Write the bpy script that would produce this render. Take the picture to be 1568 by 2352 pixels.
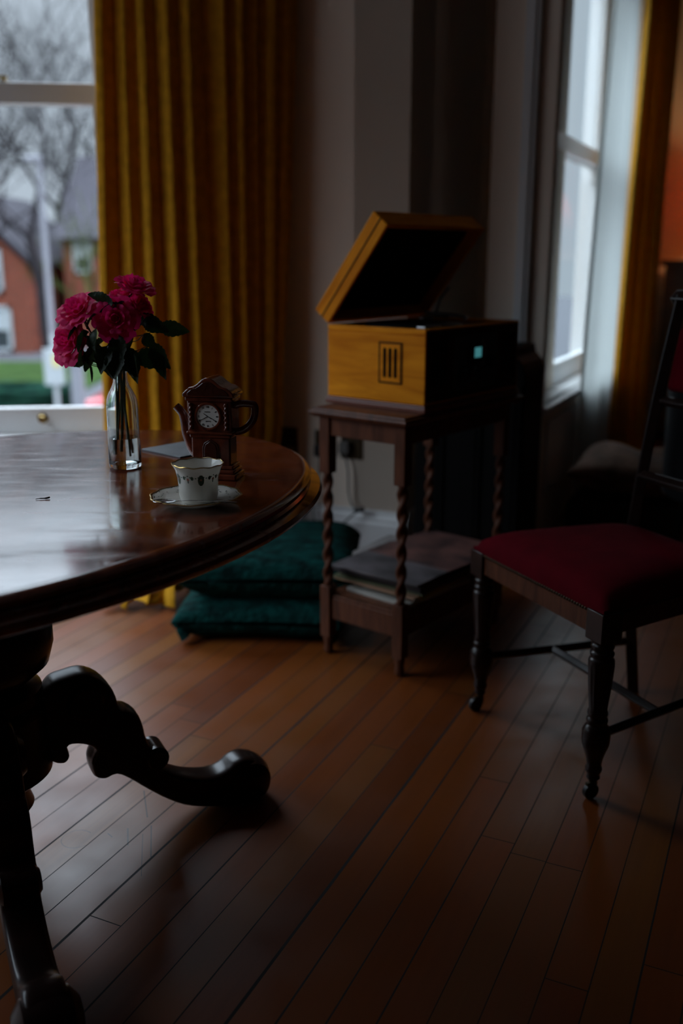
import bpy, bmesh, math, random
from mathutils import Vector, Matrix
C = bpy.context.scene
for o in list(bpy.data.objects): bpy.data.objects.remove(o)
col = C.collection
R = math.radians; PI = math.pi

# ---------------------------------------------------------------- camera
cam = bpy.data.cameras.new('camera'); camo = bpy.data.objects.new('camera', cam); col.objects.link(camo)
camo.location = (0, 0, 1.15)
camo.rotation_euler = (R(90) - math.atan(585 / 2200), 0, 0)
cam.sensor_fit = 'HORIZONTAL'; cam.sensor_width = 24; cam.lens = 2200 / 1568 * 24
cam.dof.use_dof = True; cam.dof.focus_distance = 1.72; cam.dof.aperture_fstop = 1.8
cam.clip_end = 500
C.camera = camo
C.view_settings.view_transform = 'Standard'; C.view_settings.look = 'None'
C.view_settings.exposure = 0; C.view_settings.gamma = 1; C.view_settings.use_curve_mapping = False

# ---------------------------------------------------------------- overcast sky
SKY_LOW, SKY_HIGH = 0.72, 13.0
w = bpy.data.worlds.new('sky'); C.world = w; w.use_nodes = True
nt = w.node_tree; nt.nodes.clear()
wo = nt.nodes.new('ShaderNodeOutputWorld'); bg = nt.nodes.new('ShaderNodeBackground')
tc = nt.nodes.new('ShaderNodeTexCoord'); sep = nt.nodes.new('ShaderNodeSeparateXYZ')
mr = nt.nodes.new('ShaderNodeMapRange'); mr.inputs[1].default_value = 0.23; mr.inputs[2].default_value = 0.8
mr.inputs[3].default_value = SKY_LOW; mr.inputs[4].default_value = SKY_HIGH
nt.links.new(tc.outputs['Generated'], sep.inputs[0]); nt.links.new(sep.outputs[2], mr.inputs[0])
nt.links.new(mr.outputs[0], bg.inputs[1]); bg.inputs[0].default_value = (0.74, 0.86, 1.0, 1)
nt.links.new(bg.outputs[0], wo.inputs[0])
w.cycles.sampling_method = 'AUTOMATIC'

# ---------------------------------------------------------------- directions of the house
HD = R(24.886)
U = Vector((math.sin(HD), math.cos(HD), 0)); N = Vector((math.cos(HD), -math.sin(HD), 0))
def W(n, s, z=0): return N * n + U * s + Vector((0, 0, z))
ROOM = -HD     # z rotation whose local x is N and local y is U

# window portals guide the sky light through the openings
def portal(name, loc, sx, sy, rot):
    l = bpy.data.lights.new(name, 'AREA'); l.shape = 'RECTANGLE'; l.size = sx; l.size_y = sy; l.cycles.is_portal = True
    o = bpy.data.objects.new(name, l); o.location = loc; o.rotation_euler = rot; col.objects.link(o)
# ---------------------------------------------------------------- materials
def mat(name, color=(.5, .5, .5), rough=.5, metal=0, bump=0, bscale=40, var=0, vscale=8, stretch=(1, 1, 1),
        color2=None, spec=.5, coat=0, coatr=.1, sheen=0, trans=0, ior=1.45, emis=None, estr=0, sss=0, translucent=0):
    m = bpy.data.materials.new(name); m.use_nodes = True; t = m.node_tree
    p = t.nodes['Principled BSDF']; out = t.nodes['Material Output']
    p.inputs['Base Color'].default_value = (*color, 1); p.inputs['Roughness'].default_value = rough
    p.inputs['Metallic'].default_value = metal; p.inputs['Specular IOR Level'].default_value = spec
    p.inputs['Coat Weight'].default_value = coat; p.inputs['Coat Roughness'].default_value = coatr
    p.inputs['Sheen Weight'].default_value = sheen; p.inputs['Transmission Weight'].default_value = trans
    p.inputs['IOR'].default_value = ior
    if emis: p.inputs['Emission Color'].default_value = (*emis, 1); p.inputs['Emission Strength'].default_value = estr
    tcn = t.nodes.new('ShaderNodeTexCoord'); mp = t.nodes.new('ShaderNodeMapping'); mp.inputs['Scale'].default_value = stretch
    t.links.new(tcn.outputs['Object'], mp.inputs[0])
    if color2 is not None or var:
        n = t.nodes.new('ShaderNodeTexNoise'); n.inputs['Scale'].default_value = vscale; n.inputs['Detail'].default_value = 5
        t.links.new(mp.outputs[0], n.inputs[0])
        r = t.nodes.new('ShaderNodeValToRGB'); r.color_ramp.elements[0].position = .35; r.color_ramp.elements[1].position = .65
        c2 = color2 if color2 is not None else tuple(max(0, c * (1 - var)) for c in color)
        r.color_ramp.elements[0].color = (*c2, 1); r.color_ramp.elements[1].color = (*color, 1)
        t.links.new(n.outputs[0], r.inputs[0]); t.links.new(r.outputs[0], p.inputs['Base Color'])
    if bump:
        n2 = t.nodes.new('ShaderNodeTexNoise'); n2.inputs['Scale'].default_value = bscale; n2.inputs['Detail'].default_value = 4
        t.links.new(mp.outputs[0], n2.inputs[0]); b = t.nodes.new('ShaderNodeBump'); b.inputs['Strength'].default_value = bump
        b.inputs['Distance'].default_value = .01
        t.links.new(n2.outputs[0], b.inputs['Height']); t.links.new(b.outputs[0], p.inputs['Normal'])
    if translucent:
        tr = t.nodes.new('ShaderNodeBsdfTranslucent'); tr.inputs[0].default_value = (*color, 1)
        mx = t.nodes.new('ShaderNodeMixShader'); mx.inputs[0].default_value = translucent
        t.links.new(p.outputs[0], mx.inputs[1]); t.links.new(tr.outputs[0], mx.inputs[2]); t.links.new(mx.outputs[0], out.inputs[0])
    return m
def pane_mat(name, tint=(.97, .98, .98), refl=.05):
    m = bpy.data.materials.new(name); m.use_nodes = True; t = m.node_tree
    for n in list(t.nodes):
        if n.type == 'BSDF_PRINCIPLED': t.nodes.remove(n)
    out = t.nodes['Material Output']; a = t.nodes.new('ShaderNodeBsdfTransparent'); a.inputs[0].default_value = (*tint, 1)
    g = t.nodes.new('ShaderNodeBsdfGlossy'); g.inputs['Roughness'].default_value = .02
    mx = t.nodes.new('ShaderNodeMixShader'); mx.inputs[0].default_value = refl
    t.links.new(a.outputs[0], mx.inputs[1]); t.links.new(g.outputs[0], mx.inputs[2]); t.links.new(mx.outputs[0], out.inputs[0])
    return m

class NG:   # tiny helper for node graphs
    def __init__(s, m): s.t = m.node_tree
    def n(s, k, **kw):
        x = s.t.nodes.new(k)
        for a, b in kw.items(): setattr(x, a, b)
        return x
    def L(s, a, b): s.t.links.new(a, b)
    def m(s, op, a, b=0.0, c=None):
        x = s.n('ShaderNodeMath', operation=op)
        for i, v in enumerate((a, b) if c is None else (a, b, c)):
            if isinstance(v, (int, float)): x.inputs[i].default_value = v
            else: s.L(v, x.inputs[i])
        return x.outputs[0]
    def dot(s, v, d):
        x = s.n('ShaderNodeVectorMath', operation='DOT_PRODUCT'); s.L(v, x.inputs[0]); x.inputs[1].default_value = tuple(d)
        return x.outputs['Value']

def floor_material():
    m = bpy.data.materials.new('floorboards'); m.use_nodes = True; g = NG(m); t = m.node_tree
    p = t.nodes['Principled BSDF']; tc = g.n('ShaderNodeTexCoord'); P = tc.outputs['Object']
    n = g.dot(P, N); s = g.dot(P, U)
    WD = .0713
    q = g.m('DIVIDE', g.m('ADD', n, .1145), WD)
    idx = g.m('FLOOR', q); fr = g.m('SUBTRACT', q, idx)
    wn = g.n('ShaderNodeTexWhiteNoise', noise_dimensions='1D'); g.L(idx, wn.inputs['W'])
    sl = g.m('DIVIDE', g.m('ADD', s, g.m('MULTIPLY', wn.outputs['Value'], 7.3)), 1.9)
    si = g.m('FLOOR', sl); sf = g.m('SUBTRACT', sl, si)
    cb = g.n('ShaderNodeCombineXYZ'); g.L(idx, cb.inputs[0]); g.L(si, cb.inputs[1])
    w2 = g.n('ShaderNodeTexWhiteNoise', noise_dimensions='3D'); g.L(cb.outputs[0], w2.inputs['Vector'])
    # grain
    c3 = g.n('ShaderNodeCombineXYZ'); g.L(g.m('MULTIPLY', n, 60), c3.inputs[0]); g.L(g.m('ADD', g.m('MULTIPLY', s, 2.2), g.m('MULTIPLY', w2.outputs['Value'], 50)), c3.inputs[1])
    gn = g.n('ShaderNodeTexNoise'); gn.inputs['Scale'].default_value = 1; gn.inputs['Detail'].default_value = 6; g.L(c3.outputs[0], gn.inputs[0])
    ramp = g.n('ShaderNodeValToRGB'); e = ramp.color_ramp.elements
    e[0].position = 0; e[0].color = (0.0962, 0.02, 0.003, 1); e[1].position = 1; e[1].color = (0.2294, 0.074, 0.0104, 1)
    for ps, c in ((.3, (0.148, 0.034, 0.0052, 1)), (.55, (0.1924, 0.0459, 0.0067, 1)), (.8, (0.1628, 0.0503, 0.0089, 1))):
        x = ramp.color_ramp.elements.new(ps); x.color = c
    g.L(g.m('ADD', g.m('MULTIPLY', w2.outputs['Value'], .75), g.m('MULTIPLY', gn.outputs[0], .35)), ramp.inputs[0])
    # gap between boards, a little wider for some boards
    gw = g.m('ADD', .030, g.m('MULTIPLY', g.m('POWER', wn.outputs['Value'], 3), .07))
    lw = g.n('ShaderNodeTexNoise'); lw.inputs['Scale'].default_value = 3; g.L(P, lw.inputs[0])
    gap = g.m('LESS_THAN', fr, g.m('MULTIPLY', gw, g.m('ADD', .5, lw.outputs[0])))
    egap = g.m('LESS_THAN', sf, .0012)
    G = g.m('MAXIMUM', gap, egap)
    # scratches and an old ring mark near the table foot
    def seg(ax, ay, bx, by, wd):
        dx, dy = bx - ax, by - ay; ln = math.hypot(dx, dy); dx /= ln; dy /= ln
        u = g.m('SUBTRACT', g.dot(P, (dx, dy, 0)), ax * dx + ay * dy); v = g.m('SUBTRACT', g.dot(P, (-dy, dx, 0)), -ax * dy + ay * dx)
        on = g.m('MULTIPLY', g.m('GREATER_THAN', u, 0), g.m('LESS_THAN', u, ln))
        return g.m('MULTIPLY', on, g.m('LESS_THAN', g.m('ABSOLUTE', g.m('ADD', v, g.m('MULTIPLY', g.m('SUBTRACT', lw.outputs[0], .5), .004))), wd))
    marks = None
    for a in ((-.440, 1.905, -.412, 1.800, .0013), (-.445, 1.760, -.432, 1.700, .0016), (-.398, 1.770, -.378, 1.660, .0013), (-.483, 1.742, -.470, 1.728, .001), (-.41, 1.74, -.385, 1.60, .0007)):
        k = seg(*a); marks = k if marks is None else g.m('MAXIMUM', marks, k)
    dv = g.n('ShaderNodeVectorMath', operation='DISTANCE'); g.L(P, dv.inputs[0]); dv.inputs[1].default_value = (-.541, 1.722, 0)
    ring = g.m('MULTIPLY', g.m('LESS_THAN', g.m('ABSOLUTE', g.m('SUBTRACT', dv.outputs['Value'], .031)), .0006), g.m('LESS_THAN', g.dot(P, (1, 0, 0)), -.518))
    marks = g.m('MAXIMUM', marks, ring)
    dark = g.m('MAXIMUM', G, g.m('MULTIPLY', marks, .8))
    mx = g.n('ShaderNodeMixRGB'); g.L(dark, mx.inputs[0]); g.L(ramp.outputs[0], mx.inputs[1]); mx.inputs[2].default_value = (.006, .004, .003, 1)
    g.L(mx.outputs[0], p.inputs['Base Color'])
    # worn varnish
    wr = g.n('ShaderNodeTexNoise'); wr.inputs['Scale'].default_value = 9; wr.inputs['Detail'].default_value = 8; g.L(P, wr.inputs[0])
    g.L(g.m('ADD', g.m('ADD', .24, g.m('MULTIPLY', wr.outputs[0], .26)), g.m('MULTIPLY', G, .4)), p.inputs['Roughness'])
    p.inputs['Specular IOR Level'].default_value = .38
    h = g.m('ADD', g.m('MULTIPLY', gn.outputs[0], .12), g.m('ADD', g.m('MULTIPLY', wr.outputs[0], .25), g.m('MULTIPLY', dark, -1.0)))
    b = g.n('ShaderNodeBump'); b.inputs['Strength'].default_value = .35; b.inputs['Distance'].default_value = .002
    g.L(h, b.inputs['Height']); g.L(b.outputs[0], p.inputs['Normal'])
    return m

def wood(name, c1, c2, rough=.35, stretch=(2, 30, 30), scale=1.5, coat=0, axis_noise=4, bump=.05, spec=.5):
    m = bpy.data.materials.new(name); m.use_nodes = True; g = NG(m); t = m.node_tree; p = t.nodes['Principled BSDF']
    tc = g.n('ShaderNodeTexCoord'); mp = g.n('ShaderNodeMapping'); mp.inputs['Scale'].default_value = stretch
    g.L(tc.outputs['Object'], mp.inputs[0])
    n = g.n('ShaderNodeTexNoise'); n.inputs['Scale'].default_value = scale; n.inputs['Detail'].default_value = 7; n.inputs['Distortion'].default_value = 1.2
    g.L(mp.outputs[0], n.inputs[0]); r = g.n('ShaderNodeValToRGB'); r.color_ramp.elements[0].position = .3; r.color_ramp.elements[1].position = .7
    r.color_ramp.elements[0].color = (*c1, 1); r.color_ramp.elements[1].color = (*c2, 1)
    g.L(n.outputs[0], r.inputs[0]); g.L(r.outputs[0], p.inputs['Base Color'])
    p.inputs['Roughness'].default_value = rough; p.inputs['Coat Weight'].default_value = coat; p.inputs['Coat Roughness'].default_value = .12
    p.inputs['Specular IOR Level'].default_value = spec
    b = g.n('ShaderNodeBump'); b.inputs['Strength'].default_value = bump; b.inputs['Distance'].default_value = .002
    g.L(n.outputs[0], b.inputs['Height']); g.L(b.outputs[0], p.inputs['Normal'])
    return m

M = {}
M['floor'] = floor_material()
M['wall'] = mat('cream_wall_paint', (.80, .68, .57), .75, bump=.05, bscale=120)
M['darkwall'] = mat('bounce_cutting_wall_tone', (.03, .032, .028), .8)  # assumed dark tone for unseen walls, chosen to cut bounced light
M['ceiling'] = mat('ceiling_paint', (.30, .28, .26), .8)
M['white'] = mat('white_gloss_paint', (.64, .64, .64), .35, bump=.02, bscale=60)
M['ochre'] = mat('ochre_velvet', (.74, .36, .022), .85, spec=.1, translucent=.15, var=.25, vscale=30, bump=.08, bscale=200)
M['ochre2'] = mat('ochre_velvet_thin', (.62, .30, .022), .85, spec=.15, translucent=.35, var=.25, vscale=30, bump=.08, bscale=200)
M['sheer'] = mat('sheer_voile', (.62, .64, .62), .8, translucent=.6)
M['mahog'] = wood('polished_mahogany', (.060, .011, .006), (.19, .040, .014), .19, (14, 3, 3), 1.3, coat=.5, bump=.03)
g = NG(M['mahog']); pn = g.t.nodes['Principled BSDF']; tcx = g.n('ShaderNodeTexCoord'); mpx = g.n('ShaderNodeMapping'); mpx.inputs['Scale'].default_value = (3, 11, 3); g.L(tcx.outputs['Object'], mpx.inputs[0])
nx = g.n('ShaderNodeTexNoise'); nx.inputs['Scale'].default_value = 2.2; nx.inputs['Detail'].default_value = 8; g.L(mpx.outputs[0], nx.inputs[0])
rx = g.m('ADD', .04, g.m('MULTIPLY', g.m('POWER', nx.outputs[0], 3), .55)); g.L(rx, pn.inputs['Coat Roughness']); g.L(g.m('ADD', rx, .08), pn.inputs['Roughness'])
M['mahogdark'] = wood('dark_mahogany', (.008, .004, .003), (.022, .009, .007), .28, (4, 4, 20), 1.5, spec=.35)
M['oakdark'] = wood('dark_oak', (.060, .020, .010), (.15, .052, .026), .42, (20, 20, 3), 1.5, spec=.2)
M['player'] = wood('honey_wood_veneer', (.66, .19, .008), (.98, .36, .018), .5, (3, 3, 22), 1.2, bump=.02, spec=.15)
M['player'].node_tree.nodes['Principled BSDF'].inputs['Specular IOR Level'].default_value = .05
M['playershade'] = wood('shade_darkened_veneer', (.030, .012, .006), (.065, .026, .012), .5, (3, 3, 22), 1.2, bump=.02, spec=.1)  # player veneer darkened in colour to stand for shade on the front
M['playerred'] = mat('red_brown_moulding', (.17, .05, .03), .35)
M['black'] = mat('black_plastic', (.008, .008, .009), .4)
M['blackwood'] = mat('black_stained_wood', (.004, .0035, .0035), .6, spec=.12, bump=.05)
M['metal'] = mat('brushed_metal', (.35, .35, .36), .35, metal=1)
M['dullmetal'] = mat('grey_panel', (.06, .06, .065), .35, metal=.4)
M['brass'] = mat('aged_brass', (.28, .19, .07), .35, metal=1)
M['brassdark'] = mat('dark_antique_brass', (.05, .036, .018), .4, metal=.7)
M['red'] = mat('crimson_velvet', (.10, .0006, .006), .9, spec=.08, bump=.06, bscale=300, var=.2, vscale=15)
M['teal'] = mat('teal_crushed_velvet', (.002, .050, .044), .8, spec=.1, color2=(.001, .014, .013), vscale=16, bump=1.0, bscale=45, stretch=(1, 2.5, 1))
M['rose'] = mat('magenta_rose_petal', (.92, .02, .20), .6, var=.3, vscale=40, spec=.3, translucent=.35)
M['leaf'] = mat('dark_rose_leaf', (.018, .042, .012), .5, var=.5, vscale=60, bump=.2, bscale=150, translucent=.2)
M['leafgrey'] = mat('grey_leaf_underside', (.10, .14, .11), .6, bump=.2, bscale=150)
M['stem'] = mat('green_rose_stem', (.05, .075, .02), .5, var=.4, vscale=60)
M['glass'] = mat('clear_glass', (.93, .98, .96), .01, trans=1, ior=1.48)
M['water'] = mat('water', (1, 1, 1), 0, trans=1, ior=1.33)
M['pane'] = pane_mat('window_pane')
M['pane2'] = pane_mat('dimming_window_pane', (.87, .90, .90))  # grey tint put in to dim the daylight at window_2
M['china'] = mat('white_bone_china', (.88, .85, .78), .12, coat=.5, translucent=.3)
M['gold'] = mat('gilt', (.55, .38, .14), .3, metal=1)
M['garland'] = mat('painted_green', (.05, .10, .05), .3, var=.5, vscale=300)
M['garlandpink'] = mat('painted_pink', (.45, .15, .10), .3)
M['glaze'] = mat('brown_pottery_glaze', (.20, .045, .020), .16, color2=(.085, .018, .010), vscale=40, coat=.6, bump=.12, bscale=120)
M['glazedark'] = mat('dark_brown_glaze', (.06, .015, .008), .18, coat=.5, bump=.15, bscale=120)
M['dial'] = mat('cream_dial', (.85, .82, .76), .3)
M['ink'] = mat('black_ink', (.003, .003, .003), .8, spec=.05)
M['silver'] = mat('silver', (.6, .6, .6), .16, metal=1)
M['slate'] = mat('grey_slate_card', (.13, .14, .15), .55, var=.35, vscale=12, bump=.1)
M['twig'] = mat('dry_twig', (.012, .010, .008), .8)
M['cable'] = mat('grey_cable', (.10, .095, .09), .5)
M['fur'] = mat('brown_faux_fur', (.34, .20, .14), .95, spec=.05, color2=(.09, .05, .03), vscale=9, bump=.8, bscale=60, sheen=.3)
M['brownfab'] = mat('dark_brown_fabric', (.03, .018, .012), .9)
M['blackfab'] = mat('black_fabric', (.008, .008, .010), .8)
M['shade'] = mat('orange_lamp_shade', (.75, .28, .07), .8, emis=(1, .16, .02), estr=.5, translucent=.4)
M['lcd'] = mat('lcd_glow', (.05, .2, .2), .3, emis=(.12, .50, .54), estr=.32)
M['brownwood'] = wood('brown_chest_wood', (.06, .03, .015), (.13, .07, .035), .45)
# ---------------------------------------------------------------- mesh helpers
class B:
    def __init__(s): s.bm = bmesh.new()
    def box(s, x0, x1, y0, y1, z0, z1, M4=None):
        v = [s.bm.verts.new((x, y, z)) for x in (x0, x1) for y in (y0, y1) for z in (z0, z1)]
        for f in ((0, 1, 3, 2), (4, 6, 7, 5), (0, 4, 5, 1), (2, 3, 7, 6), (0, 2, 6, 4), (1, 5, 7, 3)): s.bm.faces.new([v[i] for i in f])
        if M4 is not None: bmesh.ops.transform(s.bm, matrix=M4, verts=v)
        return s
    def rings(s, rings, cap=True, closed=True):
        R_ = [[s.bm.verts.new(p) for p in r] for r in rings]; n = len(R_[0])
        for a, b in zip(R_, R_[1:]):
            for i in range(n if closed else n - 1):
                j = (i + 1) % n; s.bm.faces.new((a[i], a[j], b[j], b[i]))
        if cap and closed:
            s.bm.faces.new(list(reversed(R_[0]))); s.bm.faces.new(R_[-1])
        return s
    def lathe(s, prof, seg=32, c=(0, 0, 0), fn=None, cap=True, sx=1, sy=1):
        rs = []
        for r, z in prof:
            ring = []
            for i in range(seg):
                a = 2 * PI * i / seg; rr = max(r, 1e-5) * (fn(a, z) if fn else 1)
                ring.append((c[0] + rr * math.cos(a) * sx, c[1] + rr * math.sin(a) * sy, c[2] + z))
            rs.append(ring)
        return s.rings(rs, cap)
    def tube(s, pts, rad, seg=8, cap=True, flat=1):
        pts = [Vector(p) for p in pts]; n = len(pts)
        if not isinstance(rad, (list, tuple)): rad = [rad] * n
        rs = []; up = None
        for i, p in enumerate(pts):
            d = (pts[min(i + 1, n - 1)] - pts[max(i - 1, 0)]).normalized()
            if up is None:
                up = Vector((0, 0, 1)) if abs(d.z) < .9 else Vector((1, 0, 0))
            a = d.cross(up)
            if a.length < 1e-4: a = d.orthogonal()
            a.normalize(); b = a.cross(d).normalized(); up = b
            rs.append([tuple(p + a * (rad[i] * math.cos(2 * PI * k / seg)) + b * (rad[i] * flat * math.sin(2 * PI * k / seg))) for k in range(seg)])
        return s.rings(rs, cap)
    def prism(s, poly, t0, t1, f):      # poly in 2D, f(u, v, t) gives the 3D point
        a = [s.bm.verts.new(f(u, v, t0)) for u, v in poly]; b = [s.bm.verts.new(f(u, v, t1)) for u, v in poly]
        n = len(poly); s.bm.faces.new(list(reversed(a))); s.bm.faces.new(b)
        for i in range(n): j = (i + 1) % n; s.bm.faces.new((a[i], a[j], b[j], b[i]))
        return s
    def grid(s, nu, nv, f):
        V = [[s.bm.verts.new(f(i / nu, j / nv)) for j in range(nv + 1)] for i in range(nu + 1)]
        for i in range(nu):
            for j in range(nv): s.bm.faces.new((V[i][j], V[i + 1][j], V[i + 1][j + 1], V[i][j + 1]))
        return s
    def out(s, name, m, parent=None, smooth=True, bevel=0, bseg=2, solid=0, loc=None, rot=None, sub=0, fix=True):
        if fix: bmesh.ops.recalc_face_normals(s.bm, faces=s.bm.faces)
        me = bpy.data.meshes.new(name); s.bm.to_mesh(me); s.bm.free()
        o = bpy.data.objects.new(name, me); me.materials.append(M[m] if isinstance(m, str) else m); col.objects.link(o)
        if smooth: me.polygons.foreach_set('use_smooth', [True] * len(me.polygons))
        if bevel:
            b = o.modifiers.new('bevel', 'BEVEL'); b.width = bevel; b.segments = bseg; b.limit_method = 'ANGLE'; b.angle_limit = R(35)
        if solid: k = o.modifiers.new('solid', 'SOLIDIFY'); k.thickness = solid
        if sub: k = o.modifiers.new('sub', 'SUBSURF'); k.levels = sub; k.render_levels = sub
        if smooth and not sub:
            try: me.set_sharp_from_angle(angle=R(38))
            except Exception: pass
        if parent: o.parent = parent
        if loc is not None: o.location = loc
        if rot is not None: o.rotation_euler = rot
        return o
def thing(name, label, cat, loc=(0, 0, 0), rz=0, group=None):
    o = bpy.data.objects.new(name, None); o.empty_display_size = .05; col.objects.link(o); o.location = loc; o.rotation_euler = (0, 0, rz)
    o['label'] = label; o['category'] = cat
    if group: o['group'] = group
    return o
def tag(o, label, cat, group=None):
    o['label'] = label; o['category'] = cat
    if group: o['group'] = group
    return o
def struct(o): o['kind'] = 'structure'; return o
def cr(pts, n=6, closed=False):     # Catmull-Rom through points
    P = [Vector(p) for p in pts]; m = len(P); out = []
    rng = range(m) if closed else range(m - 1)
    for i in rng:
        if closed: a, b, c, d = P[i - 1], P[i], P[(i + 1) % m], P[(i + 2) % m]
        else: a, b, c, d = P[max(i - 1, 0)], P[i], P[i + 1], P[min(i + 2, m - 1)]
        for k in range(n):
            t = k / n; out.append(.5 * (2 * b + (c - a) * t + (2 * a - 5 * b + 4 * c - d) * t * t + (3 * b - a - 3 * c + d) * t ** 3))
    if not closed: out.append(P[-1])
    return out
def copy_tree(o, parent=None):
    c = o.copy(); col.objects.link(c); c.parent = parent
    for ch in list(o.children): copy_tree(ch, c)
    return c

# ================================================================ THE ROOM
H = 3.0
def slab(b, p, q, thick, z0, z1):       # wall piece between plan points p, q, thickness to the left of p->q
    p = Vector((p[0], p[1], 0)); q = Vector((q[0], q[1], 0)); d = (q - p).normalized(); nn = Vector((-d.y, d.x, 0)) * thick
    b.prism([(p.x, p.y), (q.x, q.y), (q.x + nn.x, q.y + nn.y), (p.x + nn.x, p.y + nn.y)], z0, z1, lambda u, v, t: (u, v, t))
def wall_with_hole(name, p, q, thick, u0, u1, z0, z1, m='wall'):
    p = Vector((p[0], p[1], 0)); q = Vector((q[0], q[1], 0)); d = (q - p).normalized()
    a, c = p + d * u0, p + d * u1; b = B()
    slab(b, p, a, thick, 0, H); slab(b, c, q, thick, 0, H); slab(b, a, c, thick, 0, z0); slab(b, a, c, thick, z1, H)
    return struct(b.out(name, m, smooth=False))
D1 = Vector((math.cos(R(7)), math.sin(R(7)), 0)); P1 = Vector((-1.10, 3.68, 0)); N1 = Vector((-D1.y, D1.x, 0))   # front bay window
wl0 = P1 - D1 * 1.41 - N1 * .07; wl1 = P1 + D1 * .68 - N1 * .07
outline = [(-2.65, -2.75), (3.75, -2.75), (3.75, 6.05), tuple(W(-1.1, 7.15).xy), tuple(W(-1.1, 4.45).xy), tuple(W(-1.45, 4.45).xy), tuple(W(-1.45, 3.6).xy), tuple(W(-1.98, 3.6).xy), tuple((wl1 + N1 * .12).xy), tuple((wl0 + N1 * .12).xy), (-2.65, 3.6)]
b = B(); b.prism(outline, -.06, 0, lambda u, v, t: (u, v, t)); struct(b.out('floor', 'floor', smooth=False))
b = B(); b.prism(outline, H, H + .08, lambda u, v, t: (u, v, t)); struct(b.out('ceiling', 'ceiling', smooth=False))
wall_with_hole('wall_front', wl0, wl1, .30, .26, 1.71, .485, 2.77)
J = W(-1.94, 3.43)
J = W(-1.32, 3.43) - N * .62
b = B(); slab(b, wl1, J, .12, 0, H); struct(b.out('wall_return', 'wall', smooth=False))
b = B(); slab(b, J, W(-1.32, 3.43), .25, 0, H); struct(b.out('wall_pier', 'wall', smooth=False))
b = B(); slab(b, W(-1.32, 3.43), W(-1.32, 4.32), .22, 0, H); struct(b.out('wall_recess', 'wall', smooth=False))
b = B(); slab(b, W(-1.32, 4.32), W(-1.0, 4.32), .20, 0, H); struct(b.out('wall_alcove', 'wall', smooth=False))
# window wall on the right of the recess, running away from the viewer
b = B()
def nbox(b, n0, n1, s0, s1, z0, z1):
    b.prism([(n0, s0), (n1, s0), (n1, s1), (n0, s1)], z0, z1, lambda u, v, t: tuple(W(u, v, t)))
nbox(b, -1.12, -.88, 3.78, 3.84, 0, H); nbox(b, -1.12, -.88, 5.60, 7.0, 0, H)
nbox(b, -1.12, -.88, 3.84, 5.60, 0, .55); nbox(b, -1.12, -.88, 3.84, 5.60, 2.62, H)
struct(b.out('wall_side', 'wall', smooth=False))
b = B(); slab(b, W(-1.1, 7.0), W(1.3, 7.0), .2, 0, H); struct(b.out('wall_far', 'wall', smooth=False))
b = B(); b.box(3.6, 3.8, -2.6, 7.9, 0, H); struct(b.out('wall_right', 'darkwall', smooth=False))
b = B(); b.box(-2.6, 3.8, -2.8, -2.6, 0, H); struct(b.out('wall_back', 'darkwall', smooth=False))
wall_with_hole('wall_left', (-2.5, -2.6), (-2.5, 3.52), .2, 3.45, 5.75, .56, 2.72, 'darkwall')
# skirting
def baseboard(name, p, q):
    b = B(); p = Vector((p[0], p[1], 0)); q = Vector((q[0], q[1], 0)); d = (q - p).normalized(); nn = Vector((d.y, -d.x, 0))
    prof = [(0, 0), (.02, 0), (.02, .115), (.016, .125), (.018, .135), (.012, .15), (.009, .165), (0, .17)]
    ra = [tuple(p + nn * a + Vector((0, 0, z))) for a, z in prof]; rb = [tuple(q + nn * a + Vector((0, 0, z))) for a, z in prof]
    b.rings([ra, rb]); return struct(b.out(name, 'white', smooth=False))
baseboard('baseboard_pier', J, W(-1.30, 3.43)); baseboard('baseboard_front', wl0, wl1)
baseboard('baseboard_recess', W(-1.32, 3.41), W(-1.32, 4.32))
baseboard('baseboard_left', (-2.5, -2.6), (-2.5, 3.5)); baseboard('baseboard_far', W(-.88, 7.0), W(1.2, 7.0))
# architrave strip on the narrow pier beside window_2
b = B(); nbox(b, -1.0, -.945, 3.745, 3.78, 0, 2.75); nbox(b, -.99, -.96, 3.735, 3.745, 0, 2.75); struct(b.out('trim_1', 'white', smooth=False, bevel=.004))

def sash_window(name, O, D, NN, width, z0, z1, zm, pm='pane'):
    """O: left inner corner at z=0 on the sash plane, D along, NN outwards"""
    root = thing(name, '', '', O, math.atan2(D.y, D.x)); del root['label']; del root['category']; root['kind'] = 'structure'
    b = B(); b.box(0, width, -.10, .14, z0 - .04, z0 - .012); b.box(0, width, -.09, .14, z0 - .012, z0); b.out('window_sill', 'white', root, False, .004)
    b = B(); b.box(0, .045, -.03, .14, z0, z1); b.box(width - .045, width, -.03, .14, z0, z1); b.box(0, width, -.03, .14, z1 - .04, z1); b.out('window_frame', 'white', root, False, .003)
    x0, x1 = .045, width - .045
    b = B(); b.box(x0, x1, 0, .04, z0, z0 + .10); b.box(x0, x1, -.002, .04, zm - .035, zm + .035)
    b.box(x0, x0 + .05, 0, .04, z0, zm); b.box(x1 - .05, x1, 0, .04, z0, zm); lo = b.out('lower_sash', 'white', root, False, .004)
    b = B(); b.box(x0 + .05, x1 - .05, .018, .022, z0 + .09, zm - .03); b.out('window_pane', pm, lo, False)
    b = B(); b.box(x0, x1, .045, .085, zm - .035, zm + .03); b.box(x0, x1, .045, .085, z1 - .10, z1 - .04)
    b.box(x0, x0 + .05, .045, .085, zm - .1, z1 - .04); b.box(x1 - .05, x1, .045, .085, zm - .1, z1 - .04); up = b.out('upper_sash', 'white', root, False, .004)
    b = B(); b.box(x0 + .05, x1 - .05, .062, .066, zm + .02, z1 - .09); b.out('window_pane', pm, up, False)
    return root
WZ0, WZ1, WM = .49, 2.75, 1.716
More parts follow.
